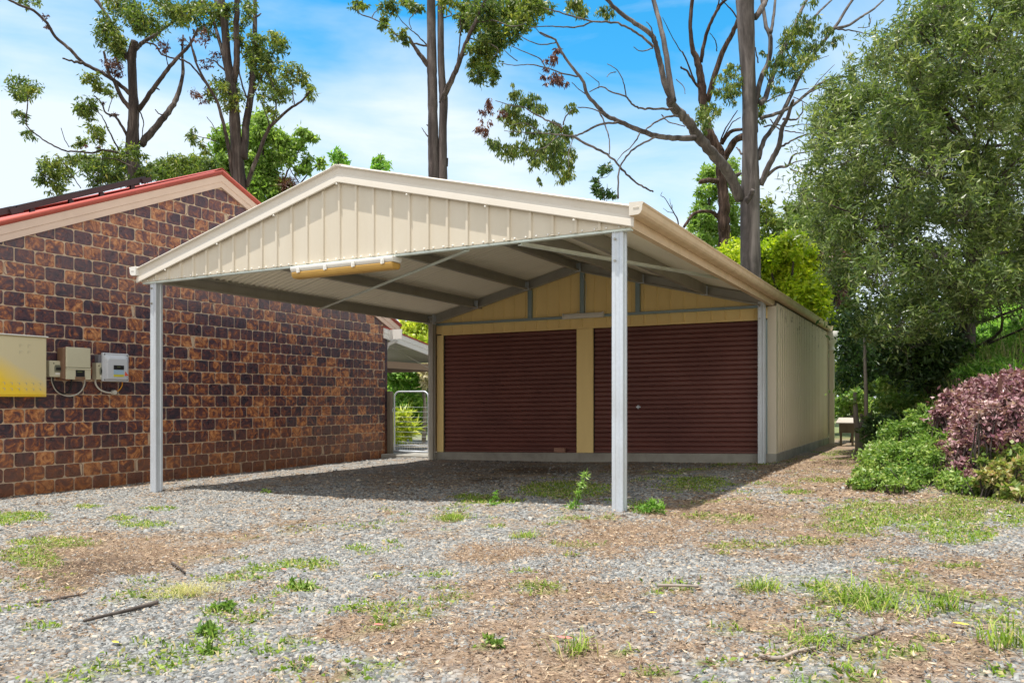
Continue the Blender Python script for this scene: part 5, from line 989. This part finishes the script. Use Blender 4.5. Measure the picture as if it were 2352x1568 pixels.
bushat("shrub", "green and tan straggly shrub at the right edge below the purple leaves", "shrub", [(2300, 1060, 36, 26, 7.0), (2345, 1040, 40, 34, 6.9), (2320, 1100, 50, 26, 6.7), (2280, 1110, 36, 18, 6.8), (2380, 1090, 50, 40, 6.6), (2350, 1130, 40, 14, 6.5)], leafmat('mixed_leaves', [(0, (.06, .11, .02)), (.4, (.16, .25, .05)), (.75, (.34, .36, .12)), (1, (.5, .33, .2))]), .055, .030, 1.0)
def blades(P, L, Wd, spread=.5, rng_=rng, seg=3, base=None):
    """arched grass blades, two quads each"""
    n = len(P); an = rng_.random(n)*2*math.pi; l = (L*(.5+.8*rng_.random(n)))[:, None]; s = spread*(.3+rng_.random(n))[:, None]
    d = np.stack([np.cos(an), np.sin(an), np.zeros(n)], 1); w = np.stack([-np.sin(an), np.cos(an), np.zeros(n)], 1)*Wd*.5; up = np.array([0, 0, 1.0])
    p1 = P+up*l*.6+d*l*s*.35; p2 = P+up*l*(1-.35*np.minimum(s, 1.6))+d*l*s
    V = np.stack([P-w, P+w, p1+w*.8, p1-w*.8, p2+w*.15, p2-w*.15], 1).reshape(-1, 3); b6 = np.arange(n)[:, None]*6
    Fq = np.concatenate([b6+np.array([0, 1, 2, 3]), b6+np.array([3, 2, 4, 5])], 0); return V, Fq
def grass_thing(name, label, cat, pts, L, Wd, n, rad, mat=GRASS, spread=.6, kind=None, group=None):
    Ps = []
    for p in pts:
        q = rng.normal(size=(n, 2))*rad; P = np.zeros((n, 3)); P[:, :2] = np.array(p[:2])+q; P[:, 2] = height(P[:, 0], P[:, 1])-.01; Ps.append(P)
    P = np.concatenate(Ps); V, Fq = blades(P, L, Wd, spread); rr = rng.random(len(P)); o = mesh_obj(name, V, Fq, mat, None, uniform=True, attr=np.concatenate([rr, rr]))
    return tag(o, label, cat, group, kind)
def spots_u(lst, t=None): return [ground_at(u, v) if t is None else foot(u, t) for u, v in lst]
grass_thing("grass_clump", "tall bright green grass clump above the purple shrub on the bank", "grass clump", [foot(u, t_) for u, t_ in ((2170, 9.0), (2200, 9.2), (2235, 9.2), (2270, 9.3), (2210, 9.7), (2300, 9.6), (2150, 9.4))], .50, .014, 170, .22, BRIGHT, spread=.9)
bushat("weedy_growth", "loose light green weedy growth on the sunny bank above the purple shrub", "weeds", [(2330, 820, 60, 26, 11.5), (2260, 800, 50, 24, 13), (2360, 770, 60, 26, 14), (2300, 850, 50, 20, 10.5), (2210, 830, 36, 24, 12), (2240, 860, 40, 18, 10.5)], BRIGHT, .075, .022, .8)
bushat("weedy_growth", "small light green weeds filling between the green and the purple shrubs", "weeds", [(2165, 1000, 24, 22, 8.3), (2175, 1040, 22, 20, 7.8), (2190, 1110, 40, 14, 7.1), (2250, 1120, 36, 10, 6.9)], SHRUB, .045, .018, 1.2)
grass_thing("grass_clump", "feathery seeding grass clump under the dark bush on the bank", "grass clump", [foot(u, t_) for u, t_ in ((2150, 11), (2200, 11.2), (2300, 11))], .55, .007, 160, .22, leafmat('seed_grass', [(0, (.14, .2, .05)), (1, (.45, .42, .2))]), .6)
# hillside long grass
n = 34000; P = np.zeros((n, 3)); tt = rng.uniform(13.5, 34, n); uu = rng.uniform(2040, 2480, n); xx = (uu-CX)/F*tt; P[:, 0] = CAM[0]+xx*RT[0]+tt*FW[0]; P[:, 1] = CAM[1]+xx*RT[1]+tt*FW[1]; P[:, 2] = height(P[:, 0], P[:, 1])
V, Fq = blades(P, .38, .030, .7); rr = rng.random(n); tag(mesh_obj("hill_grass", V, Fq, BRIGHT, None, uniform=True, attr=np.concatenate([rr, rr])), "long bright green grass covering the hillside behind the wattle", "grass", kind='stuff')
# wire fence with rusty star post
fb = foot(2303, 7.4); r = thing("wire_fence", "sagging wire fence with a rusty steel star post in the purple shrub", "fence", fb)
tp = at(2296, 868, 7.4); b = MB(); b.box(-.03, .03, -.004, .004, 0, 1) if False else None
b.tube([fb-[0, 0, .2], tp], [.022, .020], 3); b.build("post", M['rust'], r)
fb2 = foot(2470, 6.2); b = MB(); b.tube([fb2-[0, 0, .2], fb2+[0, 0, 1.1]], [.022, .02], 3); b.build("post", M['rust'], r)
b = MB()
for k in range(8):
    z = (tp[2]-fb[2])*(.15+.11*k); q0 = at(2170, 940, 9.0); q0[2] = float(height(q0[0], q0[1]))+z; b.tube([q0, fb+[0, 0, z], fb*.5+fb2*.5+[0, 0, z-.03], fb2+[0, 0, z]], .0014, 4)
for k in range(15):
    s = k/14; q = fb*(1-s)+fb2*s; b.tube([q+[0, 0, .1], q+[0, 0, .85]], .001, 3)
b.build("wires", M['rust'], r)
# rocks and mulch on the bank top
# ---- garden seen through the gate
blobtree("garden_shrub", "glossy bright green garden shrub behind the gate", "shrub", 23, [(905, 850, 26, 26), (930, 880, 28, 30), (900, 890, 20, 30), (950, 850, 26, 26), (940, 920, 26, 24), (965, 900, 20, 30), (910, 925, 20, 20), (970, 950, 18, 24), (950, 955, 20, 20), (890, 835, 16, 18), (925, 835, 20, 14)], BRIGHT, .16, .08, 2.2, None, (930, 900), droop=.2, trad=.05)
blobtree("garden_shrub", "cream and green variegated shrub high behind the gate post", "shrub", 22, [(965, 840, 18, 18), (980, 860, 14, 26), (975, 880, 12, 20), (985, 830, 12, 14)], WHITEL, .14, .06, 2.2, None, (972, 870), bark=BARK_L, droop=.2, trad=.07)
blobtree("strappy_plant", "yellow-green strap-leaved plant behind the gate wires", "plant", 21.5, [(920, 965, 18, 16), (935, 985, 18, 14), (915, 985, 14, 16), (910, 1005, 14, 10)], YELG, .34, .05, .9, None, None, droop=.0, tw=None)
blobtree("background_tree", "sunny yellow-green tree top above the verandah roof behind the house", "tree", 30, [(940, 755, 34, 20), (970, 770, 30, 20), (985, 745, 30, 20), (1010, 790, 30, 30), (920, 790, 30, 20), (960, 800, 40, 26)], YELG, .24, .10, 1.6, BG, (960, 780), droop=.3)
fence_bg = [(880, 900, 30, 60), (900, 960, 30, 50), (990, 960, 30, 50), (950, 880, 50, 50), (1000, 880, 30, 60)]
blobtree("garden_bush", "leafy green bush filling the gap farthest behind the gate garden", "bush", 28, fence_bg, BRIGHT, .18, .09, .7, None, (950, 950), droop=.2)
# far tree line closing the horizon behind the garage and under the wattle
tl = []
C = []
for i in range(46):
    u = 1640+i*20+random.uniform(-10, 10); t_ = random.uniform(38, 50); hgt = random.uniform(2.5, 5.0)
    p = foot(u, t_); C.append((p+[0, 0, hgt*.5], (2.0, 2.0, hgt*.55), 260))
foliage("far_trees", C, GUM, None, .5, .22, .3); o = bpy.data.objects[-1] if False else [q for q in scene.objects if q.name.startswith("far_trees")][0]; tag(o, "distant green tree line on the horizon behind the garage and the wattle", "trees", kind='stuff')
for q in list(scene.objects):
    if q.parent is None and q.name.startswith("twigs"): tag(q, "thin twigs", "twigs", kind='stuff')

# ------------------------------------------------------------------ gravel, leaf litter, weeds
def sector(n, r0, r1, pw=1.0, ulo=-60, uhi=2420):
    """points spread over the visible ground between two distances"""
    t = (r0**(pw+1)+rng.random(n)*(r1**(pw+1)-r0**(pw+1)))**(1/(pw+1)); u = rng.uniform(ulo, uhi, n); x = (u-CX)/F*t
    X = CAM[0]+x*RT[0]+t*FW[0]; Y = CAM[1]+x*RT[1]+t*FW[1]; return X, Y, t
def keep_out(X, Y): return ~((X < XH+.02) | ((X > -.1) & (X < XW+.05) & (Y > D+.03)))
def stones(n, r0, r1, size, pw):
    X, Y, t = sector(n, r0, r1, pw); ok = keep_out(X, Y); mu, gr, dk = masks(X, Y)
    ok &= rng.random(n) > np.clip(mu*.95, 0, .93); ok &= rng.random(n) > dk*.7; ok &= rng.random(n) > gr*.45; ok &= rng.random(n) > np.clip((fbm(X*1.7+40, Y*1.7)-.44)*3.2, 0, .72); ok &= ~((np.minimum(X-7.3, Y-1.9)) > .6); X, Y = X[ok], Y[ok]; n = len(X)
    Z = height(X, Y); k = 6; an = np.linspace(0, 2*math.pi, k, endpoint=False)[None]+rng.random((n, 1))*6.28+rng.normal(size=(n, k))*.22
    s = size*np.exp(np.clip(rng.normal(size=(n, 1))*.42, -1, .95)); asp = .5+.4*rng.random((n, 1)); rr = (.8+.35*rng.random((n, k)))*s
    px = np.cos(an)*rr; py = np.sin(an)*rr*asp; ro = rng.random((n, 1))*6.28; px, py = px*np.cos(ro)-py*np.sin(ro), px*np.sin(ro)+py*np.cos(ro)
    h = s*(.22+.35*rng.random((n, 1))); tx = rng.normal(size=(n, 1))*.22; ty = rng.normal(size=(n, 1))*.22
    top = np.stack([X[:, None]+px*.78, Y[:, None]+py*.78, Z[:, None]+h*.75+px*tx+py*ty], -1); bot = np.stack([X[:, None]+px, Y[:, None]+py, Z[:, None]-h*.35+px*tx+py*ty], -1)
    V = np.concatenate([top, bot], 1).reshape(-1, 3); b0 = np.arange(n)[:, None]*12
    quads = np.concatenate([b0+np.array([6+i, 6+(i+1) % k, (i+1) % k, i]) for i in range(k)]+[b0+np.array([0, 1, 2, 5]), b0+np.array([5, 2, 3, 4])], 0)
    c = rng.random(n); return V, quads, np.tile(c, k+2)
st_m = NT('gravel_stones'); c = st_m.ramp(st_m.rnd(), [(0, (.05, .053, .056)), (.3, (.13, .138, .142)), (.62, (.225, .235, .237)), (.86, (.32, .328, .325)), (.95, (.34, .26, .18)), (1, (.48, .45, .39))])
c = st_m.mix(st_m.ramp(st_m.noise(25, 3), [(.4, (0, 0, 0)), (.7, (.35, .35, .35))]), c, (.20, .19, .17)); st_m.set(col=c, rough=.75, spec=.35)
Vs, Qs, As, off = [], [], [], 0
for a in ((160000, 1.9, 5.4, .0068, 1.0), (95000, 5.2, 10, .0100, .8), (14000, 9.5, 17, .016, .5)):
    V, Q_, A = stones(*a); Vs.append(V); Qs.append(Q_+off); As.append(A); off += len(V)
tag(mesh_obj("gravel", np.concatenate(Vs), np.concatenate(Qs), st_m.m, None, uniform=True, attr=np.concatenate(As)), "loose blue-grey crushed stone gravel covering the yard", "gravel", kind='stuff')
lt = leafmat('dry_litter', [(0, (.06, .036, .024)), (.35, (.155, .10, .066)), (.65, (.28, .19, .125)), (.92, (.46, .35, .24)), (1, (.62, .50, .37))], .1, .7, .2)
def litter(n, r0, r1, L, Wd, pw, thr=.16, lift=.012):
    X, Y, t = sector(n, r0, r1, pw); mu, gr, dk = masks(X, Y); ok = keep_out(X, Y) & (rng.random(n) < np.clip(mu*1.1+thr*.35, 0, 1)); X, Y = X[ok], Y[ok]; n = len(X)
    P = np.stack([X, Y, height(X, Y)+lift*(.3+rng.random(n))], -1); an = rng.random(n)*6.28; d = np.stack([np.cos(an), np.sin(an), rng.normal(size=n)*.22], -1); s = np.stack([-np.sin(an), np.cos(an), rng.normal(size=n)*.35], -1); up = np.array([0, 0, 1.0])
    l = (L*(.45+.9*rng.random(n)))[:, None]; w = (Wd*(.5+.9*rng.random(n)))[:, None]
    V = np.stack([P-d*l*.5+up*l*.06, P+s*w*.5+d*l*.05, P+d*l*.5+up*l*.08, P-s*w*.5], 1).reshape(-1, 3); return V, np.arange(n*4).reshape(n, 4), rng.random(n)
Vs, Qs, As, off = [], [], [], 0
for a in ((26000, 1.9, 6, .030, .0085, 1.0, .22), (130000, 1.9, 6.5, .030, .0024, 1.0, .14, .016), (36000, 6, 12, .045, .012, .8, .22), (45000, 6, 12, .045, .005, .8, .12, .016)):
    V, Q_, A = litter(*a); Vs.append(V); Qs.append(Q_+off); As.append(A); off += len(V)
tag(mesh_obj("leaf_litter", np.concatenate(Vs), np.concatenate(Qs), lt, None, uniform=True, attr=np.concatenate(As)), "dry brown leaves and bark shreds scattered over the gravel", "leaf litter", kind='stuff')
n = 150000; X, Y, t = sector(n, 2, 14, .7); mu, gr, dk = masks(X, Y); ok = keep_out(X, Y) & (rng.random(n) < gr**1.2*1.1) & (gr > .12); P = np.stack([X, Y, height(X, Y)], -1)[ok]
V, Fq = blades(P, .032, .0065, 1.0); rr = rng.random(len(P)); o1 = (V, Fq, np.concatenate([rr, rr]))
P2 = P[rng.random(len(P)) < .9]; P2 = P2+rng.normal(size=P2.shape)*[.03, .03, 0]; P2[:, 2] = height(P2[:, 0], P2[:, 1])+.006; V2, F2 = leaves(P2, .026, .014, 0, flat=.6); 
tag(mesh_obj("ground_weeds", np.concatenate([V, V2]), np.concatenate([Fq, F2+len(V)]), GRASS, None, uniform=True, attr=np.concatenate([rr, rr, rng.random(len(P2))])), "low green weeds and moss growing in patches through the gravel", "ground cover", kind='stuff')
# individual tufts and weeds
def tuft(u, v, L, n, rad, label, spread=.6, wd=.005, mat=GRASS, name="grass_tuft", cat="grass tuft"):
    p = ground_at(u, v); return grass_thing(name, label, cat, [p], L*1.05, wd, n, rad, mat, spread*1.9, group="weeds growing through the gravel")
tuft(1965, 1385, .115, 170, .11, "largest bright green grass tuft in the lower right gravel", .9, .006)
tuft(2025, 1400, .085, 90, .10, "darker green grass tuft touching the right side of the largest tuft", .8)
tuft(1748, 1358, .08, 120, .05, "small upright grass tuft left of the largest tuft", .7)
tuft(2172, 1400, .10, 70, .04, "spiky grass tuft to the right of the largest tuft, by a shadow", .6)
tuft(2300, 1480, .11, 80, .05, "grass tuft near the lower right corner", .6); tuft(1885, 1480, .07, 110, .06, "low green tuft below the largest grass tuft, by a thin twig", .9)
tuft(430, 1365, .08, 260, .07, "dry pale tuft above the black stick", 1.1, .003, leafmat('dry_grass', [(0, (.3, .28, .1)), (1, (.6, .55, .3))])); tuft(1315, 1545-40, .09, 60, .03, "thin pale tuft in the bottom centre gravel", .5)
tuft(1040, 1192, .08, 180, .08, "bright tuft in front of the shadow edge, centre", .9); tuft(1205, 1235, .07, 90, .05, "small dark-centred tuft in the middle of the yard", .8)
def weed(u, v, spots, L, Wd, n, h, label, mat=BRIGHT):
    p = ground_at(u, v); r = thing("weed", label, "weed", p, "weeds growing through the gravel"); C = []; sc_ = .62 if h < .3 else .85; L *= sc_; Wd *= sc_; n = int(n*1.3); spots = [(a_*sc_, b_*sc_, c_*sc_) for a_, b_, c_ in spots]
    b = MB()
    for dx, dz, rx in spots: C.append((p+np.array([dx, 0, dz]), (rx, rx, rx*.8), n)); b.tube([p, p+np.array([dx*.6, 0, dz*.5]), p+np.array([dx, 0, dz+.04])], [.004, .003, .002], 5)
    foliage("leaves", C, mat, r, L, Wd, -.0, None); tag(b.build("stems", GRASS, r), kind='stuff'); return r
weed(1322, 1172, [(0, .08, .04), (.04, .18, .04), (.07, .27, .035), (.1, .36, .03), (-.06, .04, .05)], .06, .012, 26, .4, "tall thin weed stem on the shadow edge left of the white post")
weed(1485, 1180, [(0, .06, .08), (.08, .08, .08), (.15, .12, .08), (-.08, .05, .07), (.2, .08, .06), (.06, .14, .05)], .05, .016, 90, .2, "bushy green weed at the foot of the front right post")
weed(1138, 1155, [(0, .10, .03), (.0, .16, .03), (-.05, .04, .03)], .045, .02, 26, .2, "small upright weed in the shadow edge centre"); weed(1130, 1162, [(.06, .03, .03), (0, .02, .03)], .05, .02, 16, .1, "low broad-leaved weed in the sun just before the shadow")
weed(610, 1132, [(0, .04, .04), (.1, .03, .03)], .05, .02, 30, .1, "small weed on the gravel right of the left front post", SHRUB)
weed(478, 1458, [(0, .03, .05), (.06, .02, .04), (-.05, .02, .04)], .045, .022, 60, .1, "rosette weed in the lower left, upper one of the two", SHRUB); weed(476, 1500, [(0, .03, .04), (.05, .02, .03)], .045, .02, 50, .1, "rosette weed in the lower left, lower one of the two", SHRUB)
weed(505, 1405, [(0, .03, .06), (.07, .02, .05)], .05, .02, 60, .1, "spreading weed left of the mossy patch, lower left", SHRUB); weed(1120, 1484, [(0, .02, .04), (.05, .02, .03)], .04, .02, 50, .1, "bright rosette weed in the bottom centre mulch", SHRUB)
weed(690, 1356, [(0, .03, .05), (.09, .03, .05), (-.08, .02, .04)], .05, .018, 60, .1, "leafy weed below the long mossy patch", SHRUB)
# sticks and a few bright leaves
def stick(uv, r0, label, mat=BARK_D, name="stick"):
    P = [ground_at(u, v)+[0, 0, r0*1.2+random.uniform(0, .012)] for u, v in uv]; Q, R = smooth_line(P, [r0*(1-.4*i/(len(P)-1)) for i in range(len(P))]); b = MB(); b.tube(Q, R, 7); return tag(b.build(name, mat, smooth=True), label, "stick", "fallen sticks")
stick([(362, 1392), (320, 1402), (290, 1412), (240, 1426), (193, 1441)], .011, "long dark stick lying on the gravel at lower left")
stick([(395, 1300), (415, 1312), (425, 1325)], .008, "short curved dark stick on the leaf litter patch"); stick([(60, 1392), (130, 1380), (200, 1368)], .007, "thin brown stick along the lower edge of the leaf patch")
stick([(1745, 1515), (1790, 1518), (1830, 1510), (1875, 1495)], .008, "pale bent twig in the lower right gravel", BARK_L); stick([(2110, 1365), (2180, 1380), (2240, 1395)], .008, "dark twig running right from the largest grass tuft"); stick([(1510, 1357), (1560, 1356), (1605, 1358)], .009, "pale straw-coloured stick right of bottom centre", BARK_L); stick([(1960, 1480), (2000, 1466), (2030, 1455)], .007, "short dark twig right of the low green tuft")
def fallen(u, v, s, col, label):
    p = ground_at(u, v)+[0, 0, .014]; b = MB(); n = 10; pr = [(-s, 0), (-s*.55, s*.28), (0, s*.38), (s*.5, s*.25), (s, 0), (s*.5, -s*.22), (0, -s*.35), (-s*.55, -s*.26)]; a = random.uniform(-.5, .5)
    V = [(p[0]+x*math.cos(a)-y*math.sin(a), p[1]+x*math.sin(a)+y*math.cos(a), p[2]+.35*abs(y)+.1*abs(x)) for x, y in pr]+[(p[0]-s*.5*math.cos(a), p[1]-s*.5*math.sin(a), p[2]+.002), (p[0]+s*.5*math.cos(a), p[1]+s*.5*math.sin(a), p[2]+.002)]
    b.add(V, [(0, 1, 8), (1, 2, 9, 8), (2, 3, 9), (3, 4, 9), (4, 5, 9), (5, 6, 9), (6, 7, 8, 9), (7, 0, 8)]); return tag(b.build("fallen_leaf", col, smooth=True), label, "leaf", "bright fallen leaves")
PK = painted('pink_leaf', (.62, .19, .17), .5, .2); YL = painted('yellow_leaf', (.75, .62, .06), .5, .2)
fallen(1298, 1477, .035, PK, "large pink-red leaf on the gravel at bottom centre"); fallen(870, 1447, .025, PK, "small pink leaf left of bottom centre"); fallen(652, 1315, .03, PK, "pink leaf beside the mossy patch at left"); fallen(265, 1488, .022, YL, "yellow leaf in the lower left gravel"); fallen(868, 1332, .02, YL, "yellow leaf in the open gravel left of centre"); fallen(2208, 1442, .03, YL, "yellow leaf near the lower right tufts"); fallen(1498, 1415, .02, YL, "small yellow leaf right of bottom centre")
